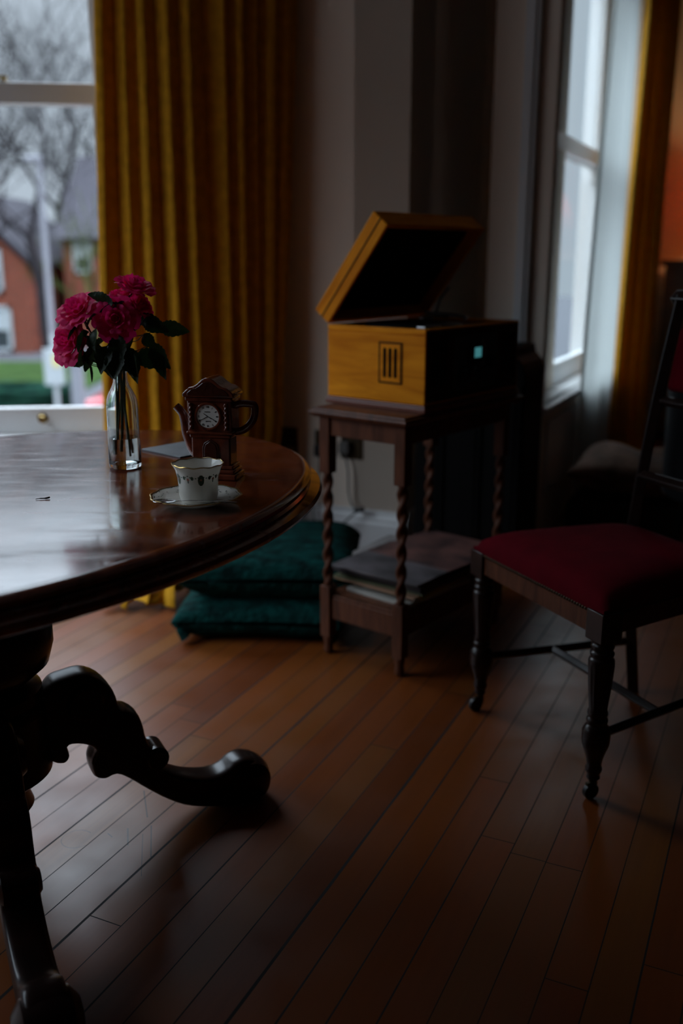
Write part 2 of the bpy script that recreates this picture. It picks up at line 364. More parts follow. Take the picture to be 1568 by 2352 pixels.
w1 = sash_window('window_1', P1 - D1 * 1.15, D1, N1, 1.45, WZ0, WZ1, WM)
# brass fittings of window_1
xl = 1.15 - .10
b = B(); b.lathe([(.001, 0), (.013, 0), (.013, .006), (.008, .009), (.007, .016)], 16, (xl, .02, WM + .035)); b.box(xl - .030, xl + .012, .012, .030, WM + .051, WM + .058)
b.lathe([(.009, 0), (.011, .006), (.006, .010)], 12, (xl - .026, .021, WM + .055)); b.out('sash_latch', 'brass', w1, bevel=.001)
b = B(); b.lathe([(.020, 0), (.020, .004), (.012, .006), (.010, .016), (.015, .022), (.012, .028), (.001, .030)], 20); b.out('sash_lift', 'brass', w1, loc=(1.15 - .055, 0, WZ0 + .058), rot=(R(90), 0, 0))
w2 = sash_window('window_2', W(-1.0, 3.84), U, -N, 1.76, .565, 2.60, 1.64, 'pane2')
w3 = sash_window('window_3', Vector((-2.54, .85, 0)), Vector((0, 1, 0)), Vector((-1, 0, 0)), 2.30, .565, 2.70, 1.655)
b = B(); nbox(b, -.885, -.855, 3.80, 5.6, .535, .565); struct(b.out('trim_2', 'white', smooth=False, bevel=.006))
b = B(); nbox(b, -.879, -.872, 3.9, 5.1, .19, .50); struct(b.out('trim_3', 'white', smooth=False, bevel=.006))
portal('window_1_portal', tuple(P1 - D1 * .425 + N1 * .26 + Vector((0, 0, 1.62))), 1.45, 2.28, (R(-90), 0, R(7)))
portal('window_2_portal', tuple(W(-1.15, 4.72, 1.6)), 1.76, 2.05, (R(90), 0, R(-90) + ROOM + PI + R(90) - R(90)))
portal('window_3_portal', (-2.72, 2.0, 1.63), 2.30, 2.16, (R(90), 0, R(-90)))
bpy.data.objects['window_2_portal'].rotation_euler = (-N).to_track_quat('Z', 'Y').to_euler() if False else N.to_track_quat('-Z', 'Y').to_euler()
bpy.data.objects['window_3_portal'].rotation_euler = Vector((1, 0, 0)).to_track_quat('-Z', 'Y').to_euler()
bpy.data.objects['window_1_portal'].rotation_euler = (-N1).to_track_quat('-Z', 'Y').to_euler()

# ================================================================ CURTAINS
def curtain(name, m, top, bot, z0, z1, folds, amp, label, cat='curtain', seed=1, nz=40, puddle=0, thick=.003, power=1.0, hem=None, zh=.6):
    rnd = random.Random(seed); K = 24
    ph = [rnd.uniform(-.8, .8) for _ in range(folds * 2 + 4)]; am = [rnd.uniform(.6, 1.25) for _ in range(folds * 2 + 4)]
    T = cr([(x, y, 0) for x, y in top], 16); Bt = cr([(x, y, 0) for x, y in bot], 16)
    Hm = cr([(x, y, 0) for x, y in hem], 16) if hem else None
    def samp(P, t):
        f = t * (len(P) - 1); i = min(int(f), len(P) - 2); return P[i].lerp(P[i + 1], f - i), (P[i + 1] - P[i]).normalized()
    nu = folds * K
    def f(u, v):
        pa, ta = samp(T, u); pb, tb = samp(Bt, u); k = v ** power       # v: 0 top, 1 bottom
        p = pa.lerp(pb, k); t = ta.lerp(tb, k).normalized(); nn = Vector((t.y, -t.x, 0))
        u_ = u - .10 * v * math.sin(PI * u) + (.046 * math.sin(2 * PI * 1.7 * u + seed) + .014 * math.sin(2 * PI * 4.3 * u + 2 * seed)) * (.7 + .3 * v) * math.sin(PI * u) * (11 / max(folds, 11)); g = min(max(u_, 0), 1) * folds; i = int(g); a = am[i] * (1 - (g - i)) + am[i + 1] * (g - i)
        w_ = g + .10 * math.sin(3 * v + ph[i % len(ph)]) + .06 * math.sin(9 * u + 2 * v)
        s_ = math.sin(2 * PI * w_); off = amp * a * (s_ + .22 * math.sin(4 * PI * w_ + 1)) * (.75 + .35 * v)
        along = amp * .42 * math.sin(4 * PI * w_) * a
        z = z1 + (z0 - z1) * v
        if Hm:
            e0 = max(0, (zh - z) / zh); e0 = e0 * e0 * (2.2 - 1.2 * e0); ph_, th_ = samp(Hm, u); p = p.lerp(ph_, e0)
        q = p + nn * off + t * along
        if puddle and z < .16:
            e = (.16 - z) / .16; q += nn * (puddle * e * e * (.6 + .5 * math.sin(17 * u + 1))) + t * (.02 * e * math.sin(23 * u))
            z = max(z * .92, .012 + .016 * e * (1 + math.sin(31 * u)))
        return (q.x, q.y, z)
    b = B(); b.grid(nu, nz, f); o = b.out(name, m, solid=thick); tag(o, label, cat); return o
curtain('curtain', 'ochre', [(-.780, 3.52), (-.66, 3.53), (-.52, 3.55), (-.38, 3.60), (-.25, 3.69), (-.145, 3.79)],
        [(-.885, 3.50), (-.74, 3.50), (-.59, 3.53), (-.46, 3.60), (-.35, 3.70), (-.275, 3.79)], .012, 2.85, 10, .040,
        'long ochre velvet curtain in deep folds beside the left window', seed=4, puddle=.05, nz=80, hem=[(-.81, 3.10), (-.70, 3.03), (-.60, 3.10), (-.555, 3.34), (-.46, 3.56), (-.33, 3.76)], zh=.55)
curtain('curtain', 'ochre', [tuple(W(-1.17, 3.95).xy), tuple(W(-1.08, 3.90).xy), tuple(W(-1.0, 3.93).xy)], [tuple(W(-1.17, 3.95).xy), tuple(W(-1.08, 3.90).xy), tuple(W(-1.0, 3.93).xy)], .01, 2.8, 3, .015,
        'narrow dark curtain in shadow in the recess behind the record player', seed=7)
curtain('curtain', 'ochre2', [tuple(W(-.79, 5.20).xy), tuple(W(-.78, 5.32).xy), tuple(W(-.74, 5.44).xy), tuple(W(-.69, 5.52).xy)], [tuple(W(-.83, 5.10).xy), tuple(W(-.80, 5.2).xy), tuple(W(-.75, 5.32).xy), tuple(W(-.69, 5.42).xy)], .01, 2.8, 4, .028,
        'yellow ochre curtain at far right beyond the white sheer curtain', seed=9)
curtain('sheer_curtain', 'sheer', [tuple(W(-.86, 4.80).xy), tuple(W(-.84, 5.0).xy), tuple(W(-.84, 5.2).xy)], [tuple(W(-.84, 4.28).xy), tuple(W(-.82, 4.7).xy), tuple(W(-.83, 5.12).xy)], .02, 2.8, 7, .018,
        'white sheer curtain hanging across the bright right-hand window', seed=3, thick=0, power=.8)

# ================================================================ PEDESTAL TABLE
TZ = .74
tb = thing('pedestal_table', 'oval polished mahogany pedestal table with scrolled legs, at left', 'table', (-.675, 1.645, 0), 0)
ta = R(53.8); off = Vector((-.025, -.015, 0)); SA, SB = .7785, .5435
prof = [(-.10, -.050), (.012, -.050), (.022, -.044), (.026, -.036), (.022, -.029), (.012, -.026), (.003, -.024), (-.001, -.019), (.004, -.014), (.004, -.008), (-.002, -.003), (-.010, 0), (-.014, -.0006), (-.020, 0)]
rs = []
for d, z in prof:
    ring = []
    for i in range(192):
        a = 2 * PI * i / 192; x = (SA + d) * math.cos(a); y = (SB + d) * math.sin(a)
        ring.append((off.x + x * math.cos(ta) - y * math.sin(ta), off.y + x * math.sin(ta) + y * math.cos(ta), z))
    rs.append(ring)
b = B(); b.rings(rs); b.out('tabletop', 'mahog', tb, loc=(0, 0, TZ))
b = B(); b.lathe([(.02, .69), (.20, .69), (.20, .675), (.17, .655), (.15, .65), (.075, .635), (.06, .61), (.065, .59), (.05, .575), (.055, .565), (.10, .555), (.128, .525), (.138, .485), (.138, .455), (.128, .42), (.10, .395), (.06, .383),
    (.095, .38), (.110, .368), (.112, .35), (.10, .335), (.115, .325), (.118, .20), (.10, .185), (.075, .17), (.07, .15), (.078, .125), (.06, .10), (.03, .09), (.01, .085)], 48)
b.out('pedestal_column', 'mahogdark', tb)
sil = [(.10, .335), (.118, .357), (.130, .366), (.148, .370), (.186, .373), (.219, .355), (.243, .320), (.253, .284), (.269, .277), (.288, .260), (.297, .235), (.301, .210), (.311, .184),
       (.325, .182), (.340, .170), (.346, .151), (.341, .138), (.334, .132), (.363, .109), (.401, .092), (.440, .084), (.469, .089), (.490, .103), (.520, .106), (.551, .088), (.569, .058), (.570, .027), (.554, .006), (.517, .001), (.457, .006),
       (.388, .026), (.342, .053), (.297, .091), (.262, .124), (.236, .142), (.213, .138), (.192, .149), (.187, .180), (.197, .206), (.180, .221), (.159, .228), (.146, .226), (.149, .205), (.139, .193), (.123, .195), (.110, .202), (.10, .19), (.06, .17)]
sil = [(p.x, p.y) for p in cr([(a, c, 0) for a, c in sil], 3)]
for k in range(4):
    ang = R(27.2) + k * PI / 2
    b = B(); rs = []
    for q in range(13):
        a_ = PI * q / 12; d_ = .0085 * (1 - math.sin(a_)) ** 1.5; tt = -.032 * math.cos(a_)
        ring = []
        for i in range(len(sil)):
            p0, p1, p2 = sil[i - 1], sil[i], sil[(i + 1) % len(sil)]
            tx, ty = p2[0] - p0[0], p2[1] - p0[1]; l_ = math.hypot(tx, ty) or 1; ring.append((p1[0] + ty / l_ * d_, tt, p1[1] - tx / l_ * d_))
        rs.append(ring)
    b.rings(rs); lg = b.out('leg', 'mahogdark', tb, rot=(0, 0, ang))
    b = B(); b.lathe([(.001, -.052), (.024, -.050), (.044, -.036), (.050, -.012), (.050, .012), (.044, .036), (.024, .050), (.001, .052)], 24)
    b.out('scroll_foot', 'mahogdark', lg, loc=(.523, 0, .052), rot=(R(90), 0, 0))
    b = B(); b.lathe([(.001, -.036), (.018, -.035), (.026, -.028), (.026, .028), (.018, .035), (.001, .036)], 20)
    b.out('scroll_boss', 'mahogdark', lg, loc=(.320, 0, .156), rot=(R(90), 0, 0))
    b = B(); b.lathe([(.001, -.046), (.030, -.044), (.038, -.034), (.03, -.032), (.03, .032), (.038, .034), (.030, .044), (.001, .046)], 24)
    b.out('carved_roundel', 'mahogdark', lg, loc=(.185, 0, .315), rot=(R(90), 0, 0))

# ================================================================ THINGS ON THE TABLE
BX, BY = -.4375, 1.90
bt = thing('bottle', 'clear glass bottle half full of water holding the roses', 'bottle', (BX, BY, TZ), R(10))
outer = [(.0295, 0), (.032, .003), (.0325, .012), (.0318, .06), (.0312, .08), (.0311, .10), (.0310, .12), (.0305, .130), (.0293, .138), (.0272, .145), (.0240, .152), (.0205, .158), (.0175, .164), (.0152, .170), (.0138, .177), (.0132, .184), (.0130, .190), (.0142, .193), (.0142, .197), (.0130, .199), (.0145, .203), (.0145, .207), (.0132, .209)]
inner = [(.0110, .209), (.0108, .184), (.0116, .176), (.0132, .169), (.0158, .162), (.0190, .156), (.0225, .150), (.0255, .143), (.0274, .136), (.0285, .128), (.0290, .118), (.0291, .10), (.0292, .08), (.0296, .06), (.0300, .014), (.027, .008), (.001, .0065)]
b = B(); b.lathe(outer + inner, 48, cap=True); b.out('bottle_glass', 'glass', bt)
b = B(); b.lathe([(.001, .0068), (.0265, .0083), (.0295, .014), (.0291, .0605), (.001, .0605)], 48); b.out('water', 'water', bt)

def petal(b, phi, r, h, wdt, tilt, curl, rnd, base=.15):
    nu, nv = 8, 7; ph1, ph2 = rnd.uniform(0, 6), rnd.uniform(0, 6); wob = rnd.uniform(.6, 1.2)
    def f(u, v):
        a = (u * 2 - 1); prof_w = math.sin(min(1, v * 1.15 + .12) * PI / 2) ** .8 * (1 if v < .8 else 1 - 3.2 * (v - .8) ** 2 * (1 + abs(a)))
        ang = phi + a * wdt * prof_w * .5
        rr = r * (base + (1 - base) * math.sin(v * PI / 2) ** .75) + tilt * v * v * h
        z = h * v * (1 - .12 * a * a) - curl * h * max(0, v - .72) ** 1.0 * 1.2
        rr += curl * h * max(0, v - .65) * .9 + .05 * r * wob * math.sin(5 * a + ph1) * v * v
        z += .05 * h * math.sin(6 * a + ph2) * v * v
        return (rr * math.cos(ang), rr * math.sin(ang), z)
    b.grid(nu, nv, f)
def rose_bloom(r, openness, seed):
    rnd = random.Random(seed); b = B(); 
    lay = [(3, .16, .92, 2.6, -.06, 0), (4, .27, .98, 2.2, -.02, .05), (5, .44, 1.0, 1.6, .03, .25), (5, .62, .96, 1.3, .10, .5), (6, .80, .86, 1.15, .20, .8), (6, .94, .70, 1.05, .32, 1.0)]
    hh = r * 1.15
    for i, (n, rr, h, wd, tl, cu) in enumerate(lay):
        o0 = rnd.uniform(0, 6)
        for k in range(n):
            petal(b, o0 + 2 * PI * k / n + rnd.uniform(-.12, .12), r * rr * rnd.uniform(.93, 1.06), hh * h * rnd.uniform(.94, 1.05), wd, tl * openness, cu * openness, rnd)
    return b
def leaf_mesh(L, Wd, seed):
    rnd = random.Random(seed); b = B(); cv = rnd.uniform(.15, .45); fold = rnd.uniform(.2, .5)
    def f(u, v):
        a = u * 2 - 1; x = v * L; w_ = Wd * .5 * math.sin(PI * min(1, v ** .8 * .97 + .02)) ** .85
        w_ *= 1 + .06 * (1 if int(v * 14) % 2 else -1) * abs(a)
        return (x, a * w_, fold * abs(a) * w_ - cv * L * v * v + .04 * L * math.sin(7 * v + a * 2))
    b.grid(6, 16, f); return b
ROSES = [  # x, z, radius, direction the bloom looks (x,y,z), openness
    ('largest rose, at upper left, wide open and facing left', -.5177, 1.0565, .0375, (-.35, -.55, .7), 1.0, .00),
    ('small rose at far left tucked between two larger ones', -.5440, 1.018, .027, (-.8, -.3, .35), .8, .03),
    ('lowest rose, at left, with petals drooping below it', -.5370, .992, .036, (-.55, -.75, .25), 1.0, -.01),
    ('dark rose facing the viewer at the middle of the bunch', -.4330, 1.036, .035, (.05, -.97, .2), 1.0, -.03),
    ('topmost rose, at upper right, opening upwards', -.4000, 1.102, .033, (.35, -.25, .9), .9, .02),
    ('rosebud leaning left beside the topmost rose', -.4230, 1.090, .021, (-.4, -.4, .8), .6, .03),
    ('half hidden rose behind the dark green upper leaf', -.4740, 1.0660, .022, (-.3, -.4, .8), .7, .04),
    ('little rosebud at top centre just right of the leaf tip', -.4430, 1.083, .014, (.0, -.3, .9), .5, .04),
    ('rose at right edge below the topmost rose', -.3850, 1.060, .024, (.7, -.4, .5), .7, .00),
]
leafspecs = {   # rose index -> leaves: (x, dy, z, length, width, yaw, pitch, roll, material)
    0: [(-.49, -.02, .995, .055, .034, 215, 50, 20, 'leaf'), (-.475, .01, .98, .055, .036, 190, 40, 50, 'leaf'), (-.500, -.01, 1.030, .045, .022, 200, 30, 20, 'leaf'), (-.490, -.02, 1.012, .050, .028, 230, 40, 60, 'leaf')],
    1: [(-.515, .0, 1.000, .045, .020, 20, 25, 70, 'leafgrey')],
    2: [(-.517, -.01, .978, .040, .014, -25, 40, 40, 'leaf'), (-.503, -.01, .953, .034, .020, 175, 10, 80, 'leaf'), (-.495, .0, .945, .032, .006, -60, 62, 0, 'leafgrey'), (-.522, 0, .972, .028, .004, -95, 75, 0, 'leafgrey')],
    3: [(-.445, -.02, .99, .06, .04, 290, 60, 10, 'leaf'), (-.43, .02, 1.01, .06, .04, 250, 60, -30, 'leaf'), (-.42, -.02, .98, .06, .04, 320, 55, 20, 'leaf'), (-.455, -.01, .97, .05, .034, 260, 60, 30, 'leaf'), (-.470, -.03, 1.02, .050, .030, 250, 60, 30, 'leaf'), (-.430, -.03, 1.005, .055, .034, 270, 65, 0, 'leaf'), (-.45, -.03, .985, .055, .034, 240, 55, -20, 'leaf'), (-.465, .0, .995, .055, .034, 200, 35, 30, 'leaf')],
    4: [(-.405, -.01, 1.068, .028, .012, 250, 60, 40, 'leafgrey'), (-.418, -.02, 1.068, .026, .010, 195, 20, 40, 'leafgrey'), (-.400, 0, 1.035, .055, .030, -10, 10, 60, 'leaf')],
    5: [(-.415, -.02, 1.055, .045, .026, 170, -5, 60, 'leaf'), (-.445, .0, 1.04, .045, .026, 160, 0, 60, 'leaf')],
    9: [],
    6: [(-.438, -.03, 1.062, .050, .028, 158, -28, 75, 'leaf'), (-.470, -.03, 1.045, .034, .012, 215, 30, 40, 'leafgrey')],
    7: [(-.420, -.02, .975, .055, .038, 300, 50, 50, 'leaf'), (-.435, -.03, .975, .055, .038, 265, 60, 0, 'leaf'), (-.41, -.01, .955, .040, .026, 255, 40, 60, 'leaf')],
    8: [(-.385, -.01, 1.030, .050, .032, -20, 15, 70, 'leaf'), (-.355, .0, 1.018, .055, .032, -6, 6, 80, 'leaf'), (-.385, -.01, 1.005, .035, .026, -40, 40, 60, 'leaf'), (-.375, 0, .985, .062, .034, -45, 38, 60, 'leaf'),
        (-.400, -.01, .965, .060, .042, -8, 12, 70, 'leaf'), (-.362, 0, .972, .060, .028, -62, 55, 40, 'leaf'), (-.408, -.01, .950, .040, .020, -80, 65, 30, 'leaf')],
}
for i, (lb, x, z, r, d, op, dy) in enumerate(ROSES):
    rt = thing('rose', 'magenta pink ' + lb, 'rose', (BX, BY, TZ + .012), 0, 'roses in the glass bottle')
    o3 = Vector((BX, BY, TZ + .012)); d = Vector(d).normalized(); pos = Vector((x, BY + dy, z)) - o3
    r *= .93; bb = rose_bloom(r, op, 20 + i); q = d.to_track_quat('Z', 'Y'); bl = bb.out('bloom', 'rose', rt, fix=False, loc=tuple(pos - d * r * .75)); bl.rotation_euler = q.to_euler()
    base = pos - d * r * .8
    b = B(); b.lathe([(.001, -.012), (.004, -.010), (.0065, -.004), (.0055, .004), (.001, .008)], 12)
    for k in range(5):
        a = 2 * PI * k / 5
        b.grid(2, 5, lambda u, v, a=a: ((.005 + .020 * v) * math.cos(a + (u - .5) * .7 * (1 - v)), (.005 + .020 * v) * math.sin(a + (u - .5) * .7 * (1 - v)), .002 - .012 * v * v + .012 * v))
    s_ = b.out('sepals', 'stem', rt, loc=tuple(base)); s_.rotation_euler = q.to_euler()
    rnd = random.Random(60 + i); a = rnd.uniform(0, 6.28)
    nk = Vector((.0065 * math.cos(i * .7), .0065 * math.sin(i * .7), .195)); bo = Vector((.014 * math.cos(a) - .002, .014 * math.sin(a), .008 + .018 * rnd.random()))
    pts = cr([tuple(bo), tuple((bo * .55 + nk * .45)), tuple(nk), tuple(nk * .4 + base * .6 + Vector((0, 0, -.02))), tuple(base)], 6)
    b = B(); b.tube(pts, .0019, 8); b.out('stem', 'stem', rt)
    for (lx, ly, lz, L_, W_, yaw, pit, rol, mm) in leafspecs.get(i, []):
        lf = leaf_mesh(L_, W_, int(lx * 9999) + i).out('leaf', mm, rt, loc=tuple(Vector((lx, BY + ly, lz)) - o3)); lf.rotation_euler = (R(rol), R(pit), R(yaw))
        # short stalk to the stem
        tgt = min(pts, key=lambda p: abs(p.z - (lz - o3.z) + .015)); st = Vector((lx, BY + ly, lz)) - o3
        b = B(); b.tube([tuple(st), tuple((st + tgt) / 2 + Vector((0, 0, -.004))), tuple(tgt)], .0009, 6); b.out('leaf_stalk', 'stem', rt)

# clock shaped teapot
tp = thing('teapot', 'brown glazed novelty teapot shaped like a longcase clock, behind the cup', 'teapot', (-.243, 1.805, TZ), R(-11))
b = B(); b.box(-.050, .050, -.030, .030, 0, .012); b.box(-.046, .046, -.027, .027, .012, .020); b.box(-.043, .043, -.025, .025, .020, .028); b.out('base', 'glaze', tp, bevel=.003, bseg=3)
b = B(); b.box(-.038, .038, -.022, .022, .026, .082); b.box(-.041, .041, -.0245, .0245, .080, .088); b.out('body', 'glaze', tp, bevel=.003, bseg=3)
b = B(); b.box(-.046, .046, -.027, .027, .087, .093); b.box(-.043, .043, -.025, .025, .092, .152); b.box(-.046, .046, -.028, .028, .150, .158); b.out('clock_case', 'glaze', tp, bevel=.0025, bseg=3)
half = [(-.050, .158), (-.050, .1645), (-.043, .171), (-.036, .176), (-.028, .1775), (-.020, .183), (-.012, .190), (-.004, .194)]
poly = half + [(-a, c) for a, c in reversed(half)]
b = B(); b.prism(poly, -.031, .031, lambda u, v, t: (u, t, v)); ld = b.out('lid', 'glaze', tp, bevel=.0025, bseg=3)
inn = [(a * .80, .158 + (c - .158) * .74 + .003) for a, c in poly]
b = B(); b.prism(inn, -.0325, -.030, lambda u, v, t: (u, t, v)); b.out('pediment_panel', 'glazedark', ld, bevel=.001)
b = B(); b.lathe([(.0215, 0), (.0262, 0), (.0268, .002), (.0250, .0042), (.0225, .004), (.0215, .002)], 48); b.out('dial_surround', 'glaze', tp, loc=(-.002, -.0250, .122), rot=(R(90), 0, 0))
dl = B().lathe([(.001, 0), (.0220, 0), (.0220, .0022), (.001, .0022)], 48).out('dial', 'dial', tp, loc=(-.002, -.0250, .122), rot=(R(90), 0, 0))
def text(name, s, size, loc, rz, parent, m, sp=1.0):
    c = bpy.data.curves.new(name, 'FONT'); c.body = s; c.size = size; c.align_x = 'CENTER'; c.align_y = 'CENTER'; c.extrude = .0001; c.space_character = sp
    t = bpy.data.objects.new('lettering', c); col.objects.link(t); bpy.context.view_layer.update()
    me = bpy.data.meshes.new_from_object(t.evaluated_get(bpy.context.evaluated_depsgraph_get())); bpy.data.objects.remove(t)
    o = bpy.data.objects.new(name, me); col.objects.link(o); me.materials.clear(); me.materials.append(M[m]); o.parent = parent; o.location = loc; o.rotation_euler = (0, 0, rz); return o
for k, s in enumerate(['XII', 'I', 'II', 'III', 'IIII', 'V', 'VI', 'VII', 'VIII', 'IX', 'X', 'XI']):
    a = R(90 - 30 * k); text('numeral', s, .0058, (.0178 * math.cos(a), .0178 * math.sin(a), .0024), a - PI / 2, dl, 'ink', .8)
text('dial_lettering', 'quartz', .0040, (.0005, -.0090, .0024), 0, dl, 'ink'); text('dial_lettering', 'mophies', .0034, (-.0005, .0088, .0024), 0, dl, 'ink')
def hand(ang, L_, wd):
    b = B(); ps = [(0, -.0004), (L_ * .35, -wd), (L_ * .55, -.0003), (L_ * .72, -wd * .8), (L_, 0), (L_ * .72, wd * .8), (L_ * .55, .0003), (L_ * .35, wd), (0, .0004)]
    b.prism(ps, 0, .0003, lambda u, v, t: (u, v, t)); return b.out('clock_hand', 'ink', dl, False, loc=(0, 0, .0027), rot=(0, 0, R(ang)))
hand(146, .0105, .0009); hand(-29, .0190, .0009); hand(207, .0195, .0007)
for sx in (-.0355, .0335):
    b = B(); nz = 40; rsx = []
    for j in range(nz + 1):
        z = .097 + .050 * j / nz
        rsx.append([((.0040 + .0009 * math.sin(2 * (2 * PI * i / 16) - z * 700)) * math.cos(2 * PI * i / 16), (.0040 + .0009 * math.sin(2 * (2 * PI * i / 16) - z * 700)) * math.sin(2 * PI * i / 16), z) for i in range(16)])
    b.rings(rsx); b.out('twisted_column', 'glaze', tp, loc=(sx, -.0265, 0))
arch = [(-.013, .030), (-.013, .060), (-.010, .068), (0, .075), (.010, .068), (.013, .060), (.013, .030)]
b = B(); b.prism([(a * 1.25, .030 + (c - .030) * 1.07) for a, c in arch], -.0240, -.021, lambda u, v, t: (u, t, v)); b.prism([(a * .95, c) for a, c in arch], -.0252, -.0238, lambda u, v, t: (u, t, v)); b.out('arched_door', 'glazedark', tp, bevel=.0012)
b = B(); pts = cr([(-.036, 0, .048), (-.045, 0, .060), (-.054, 0, .085), (-.057, 0, .105), (-.062, 0, .123), (-.074, 0, .136)], 6); n = len(pts)
b.tube(pts, [.013 - .0055 * (i / (n - 1)) ** .6 for i in range(n)], 16); b.out('spout', 'glaze', tp)
b = B(); pts = cr([(.042, 0, .140), (.056, 0, .144), (.074, 0, .1435), (.081, 0, .141), (.082, 0, .130), (.078, 0, .114), (.068, 0, .101), (.056, 0, .093), (.042, 0, .090)], 5)
b.tube(pts, .0050, 12, flat=1.4); b.out('handle', 'glaze', tp)

# cup and saucer, spoon
CX, CY = -.2500, 1.600
sc = thing('saucer', 'white china saucer with gilt wavy rim under the teacup', 'saucer', (CX, CY, TZ))
wav = lambda a, z: 1 + (.018 * math.cos(12 * a) + .008 * math.cos(5 * a + 1)) * min(1, max(0, (z - .004) / .006))
b = B(); b.lathe([(.001, .003), (.030, .003), (.030, 0), (.036, 0), (.040, .0035), (.060, .0085), (.0765, .0145), (.0775, .0155), (.0755, .0160), (.060, .0105), (.040, .006), (.030, .005), (.001, .005)], 120, fn=wav); b.out('dish', 'china', sc)
b = B(); b.lathe([(.0745, .0146), (.0780, .0152), (.0785, .0162), (.0770, .0168), (.0745, .0160)], 120, fn=wav, cap=False); b.out('gilt_rim', 'gold', sc)
b = B()
rnd = random.Random(5)
for k in range(150):   # printed speckled border and sprigs on the rim
    a = rnd.uniform(0, 2 * PI); rr = rnd.choice([.071, .072, .060 + rnd.uniform(-.004, .004)]); zz = .0107 + (rr - .060) * .36 + .0009
    q = .0007 if rr > .07 else .0014
    b.lathe([(q, 0), (q, .0003)], 6, (rr * wav(a, zz) * math.cos(a), rr * wav(a, zz) * math.sin(a), zz))
b.out('printed_border', 'garland', sc)['kind'] = 'stuff'
cp = thing('teacup', 'white china teacup with gilt rim and green garland band', 'cup', (CX + .005, CY - .002, TZ + .0055))
wc = lambda a, z: 1 + (.010 * math.cos(10 * a) + .006 * math.cos(4 * a)) * min(1, max(0, (z - .035) / .03))
oc = [(.001, .002), (.024, .002), (.025, 0), (.029, 0), (.0305, .003), (.0330, .012), (.0338, .030), (.0350, .042), (.0385, .056), (.0435, .0655)]
ic = [(.0428, .0655), (.0375, .0555), (.0338, .042), (.0325, .030), (.0315, .012), (.027, .006), (.001, .005)]
def wz(b):   # scallop the rim height
    for v in b.bm.verts:
        a = math.atan2(v.co.y, v.co.x); k = max(0, (v.co.z - .045) / .02); v.co.z += .0014 * k * .55 * math.cos(10 * a)
    return b
wz(B().lathe(oc + ic, 120, fn=wc)).out('bowl', 'china', cp)
wz(B().lathe([(.0424, .0650), (.0437, .0648), (.0442, .0660), (.0436, .0668), (.0424, .0664)], 120, fn=wc, cap=False)).out('gilt_rim', 'gold', cp)
def onc(a, z):
    for (r0, z0), (r1, z1) in zip(oc, oc[1:]):
        if z0 <= z <= z1 and z1 > z0: return (r0 + (r1 - r0) * (z - z0) / (z1 - z0)) * wc(a, z) + .0003
    return .035
b = B(); pk = B()
def blot(bb, a0, z0, ra, rz, n=10):
    pts = []
    c0 = bb.bm.verts.new((onc(a0, z0) * math.cos(a0), onc(a0, z0) * math.sin(a0), z0))
    for k in range(n):
        t = 2 * PI * k / n; a = a0 + ra * math.cos(t) / .036; z = z0 + rz * math.sin(t); pts.append(bb.bm.verts.new((onc(a, z) * math.cos(a), onc(a, z) * math.sin(a), z)))
    for k in range(n): bb.bm.faces.new((c0, pts[k], pts[(k + 1) % n]))
for k in range(5):
    a0 = -PI / 2 + .28 + k * 2 * PI / 5
    blot(b, a0, .0430, .0056, .0098); blot(pk, a0, .0430, .0018, .0026)
    for j in range(1, 10):
        t = j / 10; a = a0 + t * 2 * PI / 5; z = .0505 - .004 * math.sin(PI * ((t * 2) % 1)); blot(b, a, z, .0016, .0011, 6)
    blot(b, a0 + .42, .0465, .0026, .0036); blot(b, a0 + .84, .0465, .0026, .0036); blot(pk, a0 + .63 - .0, .0440, .0024, .0026); blot(b, a0 + .63, .0405, .0012, .0030)
b.out('painted_garland', 'garland', cp, fix=False); pk.out('painted_flowers', 'garlandpink', cp, fix=False)
b = B(); b.tube(cr([(-.004, .034, .016), (-.008, .050, .018), (-.010, .058, .032), (-.008, .052, .048), (-.004, .038, .050)], 6), .0028, 10); b.out('handle', 'china', cp)
sp = thing('teaspoon', 'silver teaspoon lying on the saucer in front of the cup', 'spoon', (CX - .045, CY - .050, TZ + .0165), R(-4))
b = B(); b.grid(10, 10, lambda u, v: (.021 * (2 * v - 1) * 1.0, .0125 * (2 * u - 1) * math.sqrt(max(0, 1 - (2 * v - 1) ** 2)), -.004 * (1 - (2 * u - 1) ** 2) * (1 - (2 * v - 1) ** 2))); b.out('spoon_bowl', 'silver', sp, solid=.0012)
b = B(); b.tube([(.019, 0, .0004), (.035, 0, .0020), (.075, 0, .0020), (.112, 0, .0010), (.122, 0, .0006)], [.0022, .0018, .0019, .0032, .0018], 10, flat=.45); b.out('spoon_handle', 'silver', sp)

# card and twig
b = B(); b.box(-.067, .067, -.067, .067, 0, .0035); tag(b.out('card', 'slate', None, False, .0008, loc=(-.345, 2.075, TZ), rot=(0, 0, R(48))), 'flat square grey card lying behind the bottle and teapot', 'card')
b = B(); b.tube(cr([(-.013, -.001, .0015), (-.005, .0, .002), (.004, -.0005, .002), (.011, .001, .003)], 4), [.0006] * 4 + [.0010] * 4 + [.0016] * 4 + [.0010], 8); tag(b.out('twig', 'twig', None, loc=(-.522, 1.628, TZ), rot=(0, 0, R(14))), 'tiny black dried twig lying on the table top at left', 'twig')

